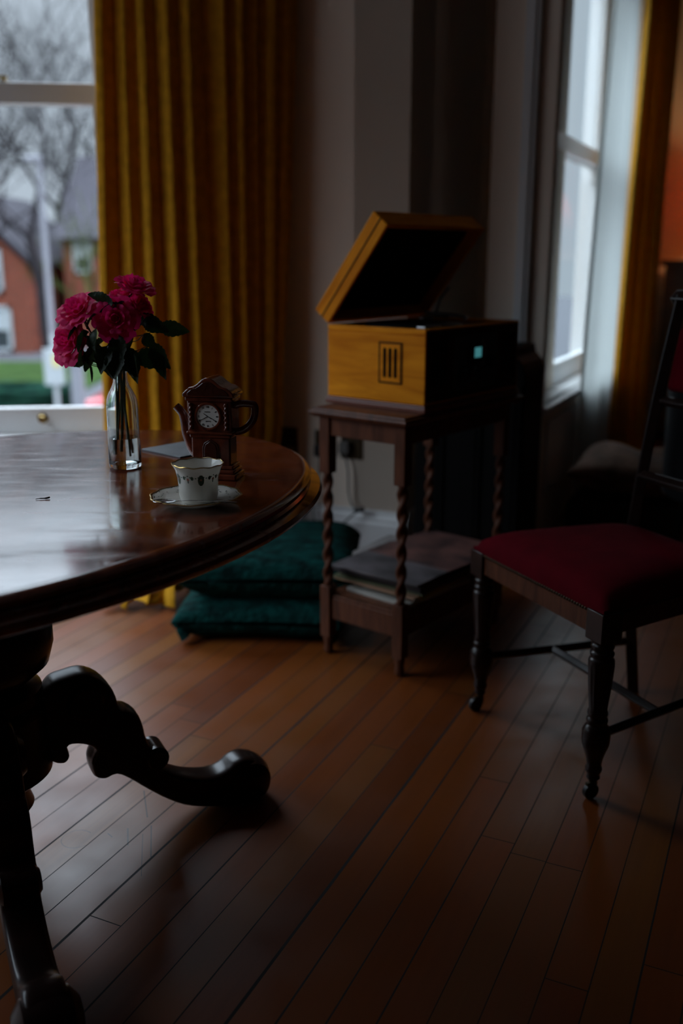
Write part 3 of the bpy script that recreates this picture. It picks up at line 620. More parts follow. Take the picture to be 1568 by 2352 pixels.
# ================================================================ RECORD STAND AND PLAYER
SR = R(51)
Rv = Vector((math.cos(SR), math.sin(SR), 0)); Lv = Vector((-math.sin(SR), math.cos(SR), 0)); F0 = Vector((.166, 2.4637, 0))
st = thing('side_table', 'dark oak side table on barley-twist legs holding the record player', 'table', tuple(F0), SR)
SX, SY = .640, .336
rs = []
for d, z in [(-.03, .718), (-.012, .718), (-.004, .724), (.000, .731), (-.002, .736), (-.008, .738), (-.010, .743), (-.016, .745), (-.03, .745)]:
    rs.append([(-d, -d, z), (SX + d, -d, z), (SX + d, SY + d, z), (-d, SY + d, z)] if False else [(0 - d, 0 - d, z), (SX + d, 0 - d, z), (SX + d, SY + d, z), (0 - d, SY + d, z)])
b = B(); b.rings(rs); b.out('top', 'oakdark', st)
lx0, lx1, ly0, ly1 = .040, SX - .075, .034, SY - .040
def twist_leg():
    b = B(); s = .0175
    b.box(-s, s, -s, s, .555, .720); b.box(-s, s, -s, s, .055, .215)
    n = 90; rsx = []
    for j in range(n + 1):
        z = .215 + .34 * j / n; e = min(1, min(j, n - j) / 6); ring = []
        for i in range(20):
            a = 2 * PI * i / 20; r = .0125 + .0038 * e * math.sin(2 * a - z * 112) ; ring.append((r * math.cos(a), r * math.sin(a), z))
        rsx.append(ring)
    b.rings(rsx)
    b.lathe([(.010, 0), (.013, .004), (.015, .015), (.012, .030), (.016, .045), (.014, .055)], 20)
    return b
tl = twist_leg().out('leg', 'oakdark', st, bevel=.0015, loc=(lx0, ly0, 0))
for (x, y) in ((lx0, ly1), (lx1, ly0), (lx1, ly1)):
    c = tl.copy(); col.objects.link(c); c.location = (x, y, 0)
b = B(); b.box(lx0, lx1, ly0 - .010, ly0 + .006, .665, .719); b.out('apron', 'oakdark', st, False, .002)
b = B(); b.box(lx0, lx1, ly1 - .006, ly1 + .010, .665, .719); b.out('apron', 'oakdark', st, False, .002)
b = B(); b.box(lx0 - .010, lx0 + .006, ly0, ly1, .665, .719); b.out('apron', 'oakdark', st, False, .002)
b = B(); b.box(lx1 - .006, lx1 + .010, ly0, ly1, .665, .719); b.out('apron', 'oakdark', st, False, .002)
for nm, bx in (('stretcher', (lx0 - .008, lx0 + .008, ly0, ly1)), ('stretcher', (lx1 - .008, lx1 + .008, ly0, ly1)), ('stretcher', (lx0, lx1, ly0 - .008, ly0 + .008)), ('stretcher', (lx0, lx1, ly1 - .008, ly1 + .008))):
    b = B(); b.box(*bx, .115, .180); b.out(nm, 'oakdark', st, False, .002)
b = B(); b.box(lx0 - .005, lx1 + .005, ly0 - .005, ly1 + .005, .178, .190); b.out('shelf', 'oakdark', st, False, .002)

PB = Vector((.2206, 2.5934, 0)) ; PX, PY = .495, .355
PB = F0 + Rv * .100 + Lv * .010
pl = thing('record_player', 'retro wooden record player with its lid propped open', 'record player', (PB.x, PB.y, .745), SR)
PX, PY = .500, .335
b = B(); b.box(-.006, PX + .006, -.006, PY + .006, 0, .014); b.box(-.003, PX + .003, -.003, PY + .003, .014, .020); b.out('plinth', 'playerred', pl, False, .003)
b = B(); b.box(0, PX, 0, PY, .020, .205); b.box(.0, .012, 0, PY, .205, .222); b.box(PX - .012, PX, 0, PY, .205, .222); b.box(.012, PX - .012, 0, .012, .205, .222); b.box(.012, PX - .012, PY - .012, PY, .205, .222)
b.out('cabinet', 'player', pl, False, .003)
b = B(); b.box(.013, PX - .013, .013, PY - .013, .2045, .209); b.out('deck', 'black', pl, False)
b = B(); b.lathe([(.001, 0), (.138, 0), (.140, .003), (.140, .010), (.136, .013), (.001, .013)], 64, (.19, .17, .211)); b.out('platter', 'black', pl)
b = B(); b.lathe([(.001, 0), (.022, 0), (.024, .010), (.020, .022), (.001, .024)], 24, (.40, .27, .209)); ar = b.out('tonearm_base', 'metal', pl)
b = B(); b.tube(cr([(.42, .285, .240), (.40, .27, .240), (.385, .18, .238), (.36, .10, .234), (.33, .085, .230)], 6), .0045, 10); b.out('tonearm', 'metal', pl)
b = B(); b.box(.02, .10, .015, .045, .209, .228); b.out('deck_switch_plate', 'metal', pl, False, .003)
# grille on the end panel (local x = 0 face)
gr = B(); gr.box(-.0015, 0, .078, .148, .075, .180); gr.box(-.003, -.0013, .081, .145, .078, .177); g = gr.out('side_grille', 'player', pl, False, .001)
b = B(); b.box(-.0024, -.0010, .074, .152, .0715, .0755); b.box(-.0024, -.0010, .074, .152, .1795, .1835); b.box(-.0024, -.0010, .074, .078, .0715, .1835); b.box(-.0024, -.0010, .148, .152, .0715, .1835); b.out('inlay_line', 'blackwood', g, False)
for y in (.095, .113, .131):
    b = B(); b.prism([(y - .0052, .092), (y - .0035, .088), (y + .0035, .088), (y + .0052, .092), (y + .0052, .164), (y + .0035, .168), (y - .0035, .168), (y - .0052, .164)], -.0036, -.0029, lambda u, v, t: (t, u, v)); b.out('slot', 'ink', g, False)
b = B(); b.box(.006, PX - .006, -.0016, .0, .026, .216); b.out('shade_darkened_front', 'playershade', pl, False)  # thin added skin, its dark colour stands in for the front's shade
# front with controls (local y = 0 face)
for xs in ((.035, .055, .075, .095), (.405, .425, .445, .465)):
    b = B()
    for x in xs: b.box(x - .004, x + .004, -.0025, 0, .07, .19)
    b.out('speaker_slots', 'ink', pl, False)
b = B(); b.box(.135, .365, -.006, 0, .045, .195); fp = b.out('control_panel', 'dullmetal', pl, False, .003)
b = B(); b.lathe([(.001, 0), (.040, 0), (.040, .005), (.036, .007), (.001, .007)], 48); b.out('display_bezel', 'black', fp, loc=(.245, -.006, .142), rot=(R(90), 0, 0))
b = B(); b.box(.228, .262, -.0142, -.013, .132, .160); b.out('lcd_screen', 'lcd', fp, False)
b = B(); b.tube([(.245 + .046 * math.cos(R(a)), -.008, .142 + .046 * math.sin(R(a))) for a in range(-50, 51, 10)], .003, 8); b.out('chrome_trim', 'metal', fp)
for x in (.170, .225):
    b = B(); b.lathe([(.016, 0), (.016, .014), (.013, .018), (.001, .018)], 28); b.out('knob', 'black', fp, loc=(x, -.006, .090), rot=(R(90), 0, 0))
b = B(); b.lathe([(.018, 0), (.018, .018), (.014, .022), (.001, .022)], 28); b.out('knob', 'black', fp, loc=(.325, -.006, .115), rot=(R(90), 0, 0))
b = B(); b.box(.150, .290, -.010, -.006, .050, .074); b.out('cassette_door', 'dullmetal', fp, False, .002)
# lid, hinged along the back edge
lid = bpy.data.objects.new('lid', None); col.objects.link(lid); lid.parent = pl; lid.location = (0, PY, .224); lid.rotation_euler = (R(-52), 0, 0)
def lidbox(b, x0, x1, y0, y1, z0, z1): b.box(x0, x1, -y1, -y0, z0, z1)
b = B(); lidbox(b, 0, PX, 0, PY, .048, .060); lidbox(b, 0, .012, 0, PY, 0, .05); lidbox(b, PX - .012, PX, 0, PY, 0, .05); lidbox(b, .012, PX - .012, 0, .012, 0, .05); lidbox(b, .012, PX - .012, PY - .012, PY, 0, .05)
bpy.data.objects.remove(lid); lid = b.out('lid', 'player', pl, False, .003, loc=(0, PY, .224), rot=(R(-52), 0, 0))
b = B(); b.box(-.0012, .0, -PY, 0, .0265, .0300); b.out('lid_groove', 'blackwood', lid, False)
b = B(); lidbox(b, .013, PX - .013, .013, PY - .013, .040, .0475); b.out('lid_lining', 'blackwood', lid, False)
b = B(); b.tube([(PX - .03, PY - .05, .222), (PX - .03, PY - .07, .28), (PX - .03, PY - .10, .315)], .004, 8); b.box(PX - .034, PX - .026, PY - .10, PY - .02, .222, .230); b.out('lid_stay', 'brassdark', pl)

# records and magazines on the shelf
M['sl0'] = mat('sleeve_white', (.30, .28, .27), .6); M['sl1'] = mat('sleeve_grey_photo', (.16, .14, .15), .5, color2=(.03, .03, .03), vscale=7)
M['sl2'] = mat('sleeve_rose_photo', (.20, .09, .075), .5, color2=(.05, .03, .03), vscale=9); M['sl3'] = mat('sleeve_black', (.015, .013, .015), .45)
M['sl4'] = mat('sleeve_yellow', (.42, .34, .03), .5); M['sl5'] = mat('sleeve_orange_cream', (.32, .18, .11), .5); M['sl6'] = mat('magazine_cream', (.42, .40, .36), .6); M['sl7'] = mat('sleeve_olive', (.10, .10, .05), .6)
recs = [('sl6', .31, .23, .010, -3, (.24, .145), 'creased cream magazine at the bottom of the record pile'), ('sl6', .28, .21, .008, 9, (.27, .14), 'pale magazine second from the bottom of the record pile'),
        ('sl4', .305, .305, .006, 2, (.265, .17), 'yellow edged record sleeve low in the pile'), ('sl5', .30, .30, .006, -2, (.24, .165), 'orange and cream edged record sleeve above the yellow one'),
        ('sl7', .31, .31, .005, 4, (.255, .175), 'olive record sleeve in the middle of the pile'), ('sl3', .31, .31, .014, -1, (.27, .17), 'thick black record box set in the pile'),
        ('sl3', .31, .31, .010, 3, (.25, .175), 'black record sleeve directly under the grey portrait sleeve'), ('sl0', .31, .31, .004, 6, (.33, .215), 'white edged record sleeve jutting out behind the two portrait sleeves'),
        ('sl1', .315, .315, .004, 1, (.24, .170), 'grey portrait record sleeve topmost on the left of the pile'),
        ('sl2', .315, .315, .004, -4, (.41, .150), 'dark rose portrait record sleeve topmost on the right of the pile')]
z = .190; top_z = {}
for i, (mm, a, c, h, rz, (px, py), lb) in enumerate(recs):
    if i == 99: px = .40
    b = B(); b.box(-a / 2, a / 2, -c / 2, c / 2, 0, h)
    p = F0 + Rv * px + Lv * py
    tag(b.out('record_sleeve' if 'magazine' not in lb else 'magazine', mm, None, False, .0006, loc=(p.x, p.y, z), rot=(0, 0, SR + R(rz))), lb, 'record' if 'magazine' not in lb else 'magazine', 'records and magazines on the shelf'); z += h + .0006

# black slatted cabinet standing behind
cb = thing('cabinet', 'tall black cabinet with sloped shoulder behind the record player', 'cabinet', tuple(W(-1.02, 3.42)), ROOM)
sh = [(-.20, 0), (.20, 0), (.20, .760), (.188, .79), (.165, .815), (.160, .845), (-.160, .845), (-.165, .815), (-.188, .79), (-.20, .760)]
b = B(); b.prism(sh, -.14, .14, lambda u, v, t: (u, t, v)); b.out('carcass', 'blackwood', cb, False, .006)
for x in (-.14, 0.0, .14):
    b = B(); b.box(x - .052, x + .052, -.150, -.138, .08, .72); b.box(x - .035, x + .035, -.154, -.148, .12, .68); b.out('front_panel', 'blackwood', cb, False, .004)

# ================================================================ FLOOR CUSHIONS
def cushion(name, label, loc, rz, a, c, h, m, seed, wob=.006, power=3.0, group=None, cat='cushion', tassels=None, rot=None):
    rt = thing(name, label, cat, loc, rz, group)
    if rot: rt.rotation_euler = rot
    rnd = random.Random(seed); P_ = [(rnd.uniform(5, 22), rnd.uniform(5, 22), rnd.uniform(0, 6)) for _ in range(5)]
    b = B()
    def f(u, v, sgn):
        x = u * 2 - 1; y = v * 2 - 1
        x = math.sin(x * PI / 2) * .999; y = math.sin(y * PI / 2) * .999
        e = (max(0, 1 - abs(x) ** power) * max(0, 1 - abs(y) ** power)) ** .5
        k = 1 - .06 * (1 - (1 - abs(x) ** 2) * 1) * 0
        px = x * a / 2 * (1 - .05 * (1 - y * y)); py = y * c / 2 * (1 - .05 * (1 - x * x))
        zz = sgn * h / 2 * e
        for (k1, k2, p0) in P_: zz += wob * .4 * e * math.sin(k1 * px + k2 * py + p0)
        return (px, py, h / 2 + zz)
    b.grid(28, 28, lambda u, v: f(u, v, 1)); b.grid(28, 28, lambda u, v: f(u, v, -1))
    bmesh.ops.remove_doubles(b.bm, verts=b.bm.verts, dist=.0006)
    b.out('cover', m, rt)
    for (tx, ty) in (tassels or []):
        b = B(); b.lathe([(.004, 0), (.008, -.004), (.010, -.012), (.006, -.018), (.012, -.03), (.018, -.060), (.001, -.062)], 14, fn=lambda A, Z: 1 + .15 * math.sin(7 * A))
        b.out('tassel', m, rt, loc=(tx, ty, h / 2), rot=(0, R(35 if tx > 0 else -35), 0))
    return rt
cushion('floor_cushion', 'dark teal velvet floor cushion with corner tassel, lower of two', (-.245, 2.985, .004), R(-3), .53, .52, .13, 'teal', 2, power=7, tassels=[(-.255, -.25), (.255, -.25)], group='stacked teal floor cushions')
cushion('floor_cushion', 'dark teal crushed velvet floor cushion, upper of two', (-.215, 3.00, .118), R(0), .57, .52, .165, 'teal', 3, wob=.010, power=5, group='stacked teal floor cushions')
ot = thing('ottoman', 'low dark brown ottoman under the furry cushion', 'ottoman', tuple(W(-.565, 4.16)), ROOM)
b = B(); b.box(-.235, .235, -.21, .21, .03, .16); b.out('seat', 'brownfab', ot, bevel=.03, bseg=4)
for (x, y) in ((-.19, -.17), (.19, -.17), (-.19, .17), (.19, .17)): B().lathe([(.018, 0), (.02, .035)], 12, (x, y, 0)).out('leg', 'blackwood', ot)
cushion('throw_cushion', 'furry brown cushion on low ottoman below the right-hand window', tuple(W(-.565, 4.16, .172)), ROOM, .47, .44, .20, 'fur', 6, wob=.02, power=2.2)

# ================================================================ DINING CHAIR
ax, bx_ = Vector((-.406, .914, 0)).normalized(), Vector((.914, .406, 0)).normalized()
ch = thing('dining_chair', 'dark carved dining chair with crimson velvet seat and nailhead trim, at right', 'chair', (.55, 1.877, 0), math.atan2(bx_.y, bx_.x))
# local x = towards the back, local y = towards the far front leg
FW = .463; Wd0 = 0
pf = [(.012, 0), (.015, .01), (.017, .05), (.0145, .060), (.019, .068), (.020, .075), (.0165, .082), (.020, .10), (.026, .118), (.031, .13), (.033, .14), (.033, .165), (.027, .175), (.022, .180), (.025, .187), (.025, .192),
      (.020, .198), (.0235, .203), (.0235, .208), (.021, .215), (.027, .27), (.030, .315), (.030, .330), (.024, .336), (.028, .341), (.028, .346), (.022, .351), (.027, .357), (.027, .362), (.022, .368), (.026, .372), (.030, .378)]
pf = [(r * .92, z) for r, z in pf]
def front_leg():
    b = B(); b.lathe([p for p in pf if p[1] >= .048], 28, fn=lambda a, z: 1 + (.035 * math.cos(14 * a) if .21 < z < .33 else 0)); b.box(-.027, .027, -.027, .027, .374, .44); return b
for k, y in enumerate((0, FW)):
    lg = front_leg().out('leg', 'mahogdark', ch, bevel=.002, loc=(0, y, 0))
    b = B(); b.lathe([(.010, .062), (.013, .060), (.013, .048), (.009, .046), (.008, .036)], 16); b.box(-.016, .010, -.004, .004, .018, .040)
    b.out('castor_bracket', 'brassdark', lg)
    b = B(); b.lathe([(.016, -.007), (.0185, -.005), (.0185, .005), (.016, .007)], 24); b.out('castor_wheel', 'black', lg, loc=(-.012 if k else -.004, 0, .0187), rot=(R(90), 0, 0))
RY0, RY1, RX = .07, FW - .07, .40
for y, s in ((RY0, -1), (RY1, 1)):
    pts = cr([(RX + .045, y - s * .005, .0), (RX + .025, y, .18), (RX, y, .38), (RX + .005, y, .50), (RX + .045, y, .78), (RX + .10, y, 1.06)], 6)
    b = B(); b.tube(pts, .020, 4); b.out('rear_post', 'mahogdark', ch, False, .003)
def seatpt(u, v):      # u front->back, v near->far
    y0 = -.022 + (RY0 + .0) * u; y1 = FW + .022 - (FW - RY1) * u
    return (-.022 + (RX + .03) * u, y0 + (y1 - y0) * v)
def rail(u0, v0, u1, v1, name='seat_rail'):
    a = Vector((*seatpt(u0, v0), 0)); c = Vector((*seatpt(u1, v1), 0)); d = (c - a).normalized(); nn = Vector((-d.y, d.x, 0)) * .011
    b = B(); b.prism([(a - nn).xy, (c - nn).xy, (c + nn).xy, (a + nn).xy], .385, .440, lambda u, v, t: (u, v, t)); b.out(name, 'oakdark', ch, False, .002)
rail(.03, .02, .03, .98); rail(.05, .03, 1, .03); rail(.05, .97, 1, .97); rail(1, .03, 1, .97)
b = B()
def seatf(u, v):
    e = (max(0, 1 - abs(2 * u - 1) ** 5) * max(0, 1 - abs(2 * v - 1) ** 5)) ** .45; x, y = seatpt(u, v)
    return (x, y, .447 + .055 * e)
b.grid(36, 36, seatf); b.grid(36, 36, lambda u, v: (*seatpt(u, v), .447 - .016 * (1 if (u in (0, 1) or v in (0, 1)) else 1)))
bmesh.ops.remove_doubles(b.bm, verts=b.bm.verts, dist=.0001)
# sides
b2 = b; n = 36; loop = [(i / n, 0) for i in range(n)] + [(1, i / n) for i in range(n)] + [(1 - i / n, 1) for i in range(n)] + [(0, 1 - i / n) for i in range(n)]
b.rings([[(*seatpt(u, v), .447) for u, v in loop], [(*seatpt(u, v), .431) for u, v in loop]], cap=False)
bmesh.ops.remove_doubles(b.bm, verts=b.bm.verts, dist=.0001)
seat = b.out('seat', 'red', ch)
b = B()
def nails(p, q, cnt):
    for k in range(cnt):
        t = (k + .5) / cnt; x = p[0] + (q[0] - p[0]) * t; y = p[1] + (q[1] - p[1]) * t
        b.lathe([(.0042, -.001), (.0038, .001), (.0024, .0024), (.0004, .003)], 8, (0, 0, 0)); vs = b.bm.verts[:] ; vs = vs[-32:]
        d = Vector((q[0] - p[0], q[1] - p[1], 0)).normalized(); nn = Vector((-d.y, d.x, 0)); mm = Matrix.Translation((x, y, .4345)) @ nn.to_track_quat('Z', 'Y').to_matrix().to_4x4()
        bmesh.ops.transform(b.bm, matrix=mm, verts=vs)
nails(seatpt(0, 0), seatpt(0, 1), 56); nails(seatpt(1, 0), seatpt(0, 0), 48); nails(seatpt(0, 1), seatpt(1, 1), 48)
o = b.out('nailheads', 'brassdark', seat); o['kind'] = 'stuff'
def strut(p, q, name='stretcher', r=.013):
    B().tube([p, q], r, 4).out(name, 'mahogdark', ch, False, .003)
strut((0, FW, .150), (RX + .028, RY1, .150)); strut((0, 0, .150), (RX + .028, RY0, .150)); strut((.2, FW - .03, .150), (.2, .03, .150))
strut((RX + .015, RY0, .610), (RX + .015, RY1, .610), 'back_rail', .016); strut((RX + .055, RY0, .80), (RX + .055, RY1, .80), 'back_rail', .014); strut((RX + .098, RY0 - .02, 1.05), (RX + .098, RY1 + .02, 1.05), 'top_rail', .022)
b = B(); b.box(-.018, .018, RY0 + .02, RY1 - .02, 0, .16); b.out('back_pad', 'red', ch, bevel=.014, bseg=4, loc=(RX + .068, 0, .825), rot=(0, R(10), 0))

# black tub chair beyond, sideboard and lamp
tc_ = thing('tub_chair', 'black round backed tub chair behind the crimson dining chair', 'chair', (1.50, 3.45, 0), R(200))
b = B(); pr = []
for i in range(25):
    a = R(-120 + 240 * i / 24); pr.append((.30 * math.cos(a), .30 * math.sin(a)))
rr = []
for i, (x, y) in enumerate(pr):
    t = abs(i - 12) / 12; ht = .72 - .16 * t ** 3; k = .86
    rr.append([(x, y, .30), (x * 1.02, y * 1.02, ht - .03), (x * .97, y * .97, ht), (x * k, y * k, ht - .03), (x * k, y * k, .30)])
b.rings(rr); b.out('backrest', 'blackfab', tc_)
B().lathe([(.001, .30), (.26, .30), (.28, .32), (.28, .39), (.25, .42), (.001, .43)], 40).out('seat', 'blackfab', tc_)
for a in (45, 135, 225, 315): B().tube([(.2 * math.cos(R(a)), .2 * math.sin(R(a)), .31), (.24 * math.cos(R(a)), .24 * math.sin(R(a)), 0)], [.018, .010], 10).out('leg', 'blackwood', tc_)
sb = thing('chest', 'tall brown wooden chest under the glowing lamp at far right', 'chest', tuple(W(-.55, 6.72)), ROOM)
b = B(); b.box(-.22, .48, -.22, .20, .04, 1.10); b.out('body', 'brownwood', sb, False, .005)
b = B(); b.box(-.25, .51, -.25, .21, 1.10, 1.135); b.out('top', 'brownwood', sb, False, .008)
for k in range(4):
    b = B(); b.box(-.19, .45, -.235, -.218, .09 + k * .25, .31 + k * .25); d_ = b.out('drawer', 'brownwood', sb, False, .004)
    for x in (-.02, .28): B().lathe([(.012, 0), (.016, .01), (.001, .016)], 14).out('knob', 'brassdark', d_, loc=(x, -.235, .20 + k * .25), rot=(R(90), 0, 0))
lpw = W(-.50, 6.66)
lp = thing('table_lamp', 'small lamp with orange shade glowing on the chest', 'lamp', (lpw.x, lpw.y, 1.135), 0)
B().lathe([(.06, 0), (.06, .012), (.02, .02), (.03, .05), (.045, .10), (.03, .15), (.010, .18), (.008, .27), (.001, .27)], 24).out('base', 'brassdark', lp)
B().lathe([(.15, .20), (.085, .42)], 32, cap=False).out('lamp_shade', 'shade', lp, solid=.002)
lb = bpy.data.lights.new('lamp_bulb', 'POINT'); lb.energy = 6.0; lb.color = (1, .68, .32); lb.shadow_soft_size = .03
lo = bpy.data.objects.new('lamp_bulb', lb); col.objects.link(lo); lo.parent = lp; lo.location = (0, 0, .33)

# ================================================================ SOCKETS AND CABLES
ns = -1.32
def socket(n, label):
    rt = thing('wall_socket', label, 'socket', tuple(W(n, 3.43, .424)), ROOM, 'brass wall sockets')
    b = B(); b.box(-.048, .048, -.007, 0, -.054, .054); b.out('face_plate', 'brassdark', rt, False, .003)
    for x in (-.025, .025):
        b = B(); b.box(x - .008, x + .008, -.011, -.006, .022, .040); b.out('switch', 'black', rt, False, .001)
    return rt
s1 = socket(-1.835, 'dark brass double socket nearest the ochre curtain')
s2 = socket(-1.66, 'dark brass double socket second from the curtain, with a black plug'); s3 = socket(-1.545, 'dark brass double socket with two plugs, right of the table leg')
def plug(n, z, m, lb):
    rt = thing('plug', lb, 'plug', tuple(W(n, 3.43 - .007, z)), ROOM, None)
    B().box(-.022, .022, -.035, 0, -.026, .022).out('plug_body', m, rt, True, .006); B().tube([(0, -.018, -.024), (0, -.018, -.04)], .005, 8).out('strain_relief', m, rt); return rt
plug(-1.815, .385, 'brass', 'small pale adapter plugged into the socket nearest the curtain')
plug(-1.675, .400, 'black', 'black plug in the middle socket'); plug(-1.565, .420, 'cable', 'grey plug in the rightmost socket with cable going down')
def cable(pts, label, r=.004):
    b = B(); b.tube(cr([tuple(W(n, s, z)) for n, s, z in pts], 8), r, 8); tag(b.out('cable', 'cable'), label, 'cable')
cable([(-1.565, 3.405, .385), (-1.548, 3.40, .33), (-1.545, 3.40, .24), (-1.525, 3.39, .19), (-1.50, 3.38, .172), (-1.53, 3.36, .14), (-1.575, 3.33, .08), (-1.60, 3.30, .01)], 'grey cable hanging from the rightmost socket and bending back at a black adapter')
cable([(-1.675, 3.405, .365), (-1.68, 3.40, .30), (-1.70, 3.40, .22), (-1.695, 3.38, .14), (-1.665, 3.36, .06), (-1.65, 3.33, .01)], 'grey cable hanging in a curve from the middle socket')
cable([(-1.545, 3.42, .46), (-1.548, 3.415, .54), (-1.54, 3.38, .70)], 'thin grey cable rising from the rightmost socket to the record player', .003)
b = B(); b.tube([(-.022, 0, 0), (.022, 0, .006)], .010, 10); tag(b.out('adapter', 'black', None, bevel=.003, loc=tuple(W(-1.487, 3.375, .176)), rot=(0, R(-6), ROOM)), 'small black in-line adapter at the bend of the grey cable', 'adapter')

# ================================================================ OUTSIDE
GZ = -2.5
M['brick'] = bpy.data.materials.new('red_brick'); M['brick'].use_nodes = True; g = NG(M['brick']); tcn = g.n('ShaderNodeTexCoord'); mp = g.n('ShaderNodeMapping'); mp.inputs['Rotation'].default_value = (R(90), 0, 0)
g.L(tcn.outputs['Object'], mp.inputs[0]); bk = g.n('ShaderNodeTexBrick'); g.L(mp.outputs[0], bk.inputs[0]); bk.inputs['Scale'].default_value = 4.5
bk.inputs['Color1'].default_value = (.17, .040, .022, 1); bk.inputs['Color2'].default_value = (.11, .028, .018, 1); bk.inputs['Mortar'].default_value = (.10, .07, .055, 1)
g.L(bk.outputs[0], M['brick'].node_tree.nodes['Principled BSDF'].inputs['Base Color']); M['brick'].node_tree.nodes['Principled BSDF'].inputs['Roughness'].default_value = .95; M['brick'].node_tree.nodes['Principled BSDF'].inputs['Specular IOR Level'].default_value = .1
M['roof'] = mat('slate_roof', (.035, .032, .040), .8, spec=.15, var=.4, vscale=4, stretch=(1, 6, 6)); M['grass'] = mat('lawn', (.022, .045, .010), .95, spec=.05, var=.5, vscale=3)
M['hedge'] = mat('dark_hedge', (.006, .026, .016), .95, spec=.05, color2=(.003, .012, .009), vscale=6); M['bark'] = mat('tree_bark', (.020, .017, .019), .95, spec=.08, var=.4, vscale=3)
M['moss'] = mat('mossy_bark', (.06, .075, .022), .95, spec=.08, var=.4, vscale=3); M['asphalt'] = mat('asphalt', (.05, .05, .055), .95, spec=.1); M['post'] = mat('pale_post_paint', (.15, .15, .17), .6)
M['signw'] = mat('white_sign', (.27, .29, .30), .5); M['carred'] = mat('red_car_paint', (.35, .02, .03), .25, coat=1); M['ever'] = mat('evergreen', (.014, .022, .018), .95, spec=.05, color2=(.005, .009, .008), vscale=5)
M['darkglass'] = mat('dark_window_glass', (.03, .035, .04), .08); M['ywall'] = mat('pale_yellow_sign', (.40, .34, .14), .6)
b = B(); b.box(-70, 60, 5.2, 95, GZ - .3, GZ); struct(b.out('ground', 'asphalt', smooth=False))
b = B(); b.box(-34, -7.3, 22, 34.5, GZ, GZ + .06); struct(b.out('lawn', 'grass', smooth=False))
hd = B(); rnd = random.Random(8)
hd.box(-24, -5.6, 19.4, 20.4, GZ, -1.45)
bmesh.ops.subdivide_edges(hd.bm, edges=hd.bm.edges[:], cuts=24, use_grid_fill=True)
for v in hd.bm.verts: v.co += Vector((rnd.uniform(-.08, .08), rnd.uniform(-.08, .08), rnd.uniform(-.08, .08)))
tag(hd.out('hedge', 'hedge'), 'clipped dark green hedge outside below the lawn', 'hedge')
def house(name, label, x0, x1, y, z1, gable, wins, depth=9):
    rt = thing(name, label, 'building', ((x0 + x1) / 2, y, GZ)); cx = (x0 + x1) / 2; hw = (x1 - x0) / 2; h1 = z1 - GZ
    b = B()
    if gable: b.prism([(-hw, -.3), (hw, -.3), (hw, h1), (0, h1 + gable), (-hw, h1)], 0, depth, lambda u, v, t: (u, t, v))
    else: b.box(-hw, hw, 0, depth, -.3, h1)
    b.out('wall', 'brick', rt, False)
    if gable:
        b = B(); b.prism([(-hw - .3, h1 - .1), (0, h1 + gable + .1), (hw + .3, h1 - .1), (hw + .3, h1 + .12), (0, h1 + gable + .38), (-hw - .3, h1 + .12)], -.15, depth, lambda u, v, t: (u, t, v)); b.out('roof', 'roof', rt, False)
    else:
        b = B(); b.prism([(-.4, h1), (depth * .5, h1 + 3.6), (depth + .4, h1)], -hw - .3, hw + .3, lambda u, v, t: (t, u, v)); b.out('roof', 'roof', rt, False)
    for (wx, wz, ww, wh) in wins:
        b = B(); X = wx - cx; Z = wz - GZ; t = .13
        b.box(X - ww / 2, X + ww / 2, -.08, .02, Z - wh / 2, Z - wh / 2 + t); b.box(X - ww / 2, X + ww / 2, -.08, .02, Z + wh / 2 - t, Z + wh / 2); b.box(X - ww / 2, X - ww / 2 + t, -.08, .02, Z - wh / 2, Z + wh / 2)
        b.box(X + ww / 2 - t, X + ww / 2, -.08, .02, Z - wh / 2, Z + wh / 2); b.box(X - ww / 2, X + ww / 2, -.07, .02, Z - .05, Z + .05); f_ = b.out('window', 'signw', rt, False)
        B().box(X - ww / 2 + t, X + ww / 2 - t, -.03, .01, Z - wh / 2 + t, Z + wh / 2 - t).out('window_glass', 'darkglass', f_, False)
        B().box(X - ww / 2 + t, X + ww / 2 - t, -.045, -.032, Z + .05, Z + wh / 2 - t).out('blind', 'signw', f_, False)
    return rt
house('house', 'red brick gabled house with white sash windows seen through left window', -17.0, -12.1, 38, .9, 2.4, [(-13.55, .70, 1.0, 1.75), (-13.35, -1.55, 1.0, 1.75), (-15.6, .70, 1.0, 1.75), (-15.6, -1.55, 1.0, 1.75)])
house('house', 'longer brick house with slate roof behind the bare trees', -11.5, 2.0, 41, 1.9, 0, [(-10.7, 1.2, .8, 1.4), (-9.2, -.4, 1.0, 1.6), (-5, -.4, 1.0, 1.6)])
house('house', 'red brick gabled house farthest left, outside the window view', -31, -19.5, 40, 1.6, 2.8, [(-28.5, .9, 1.1, 1.75), (-22.5, .9, 1.1, 1.75), (-28.5, -1.5, 1.1, 1.75), (-22.5, -1.5, 1.1, 1.75)])
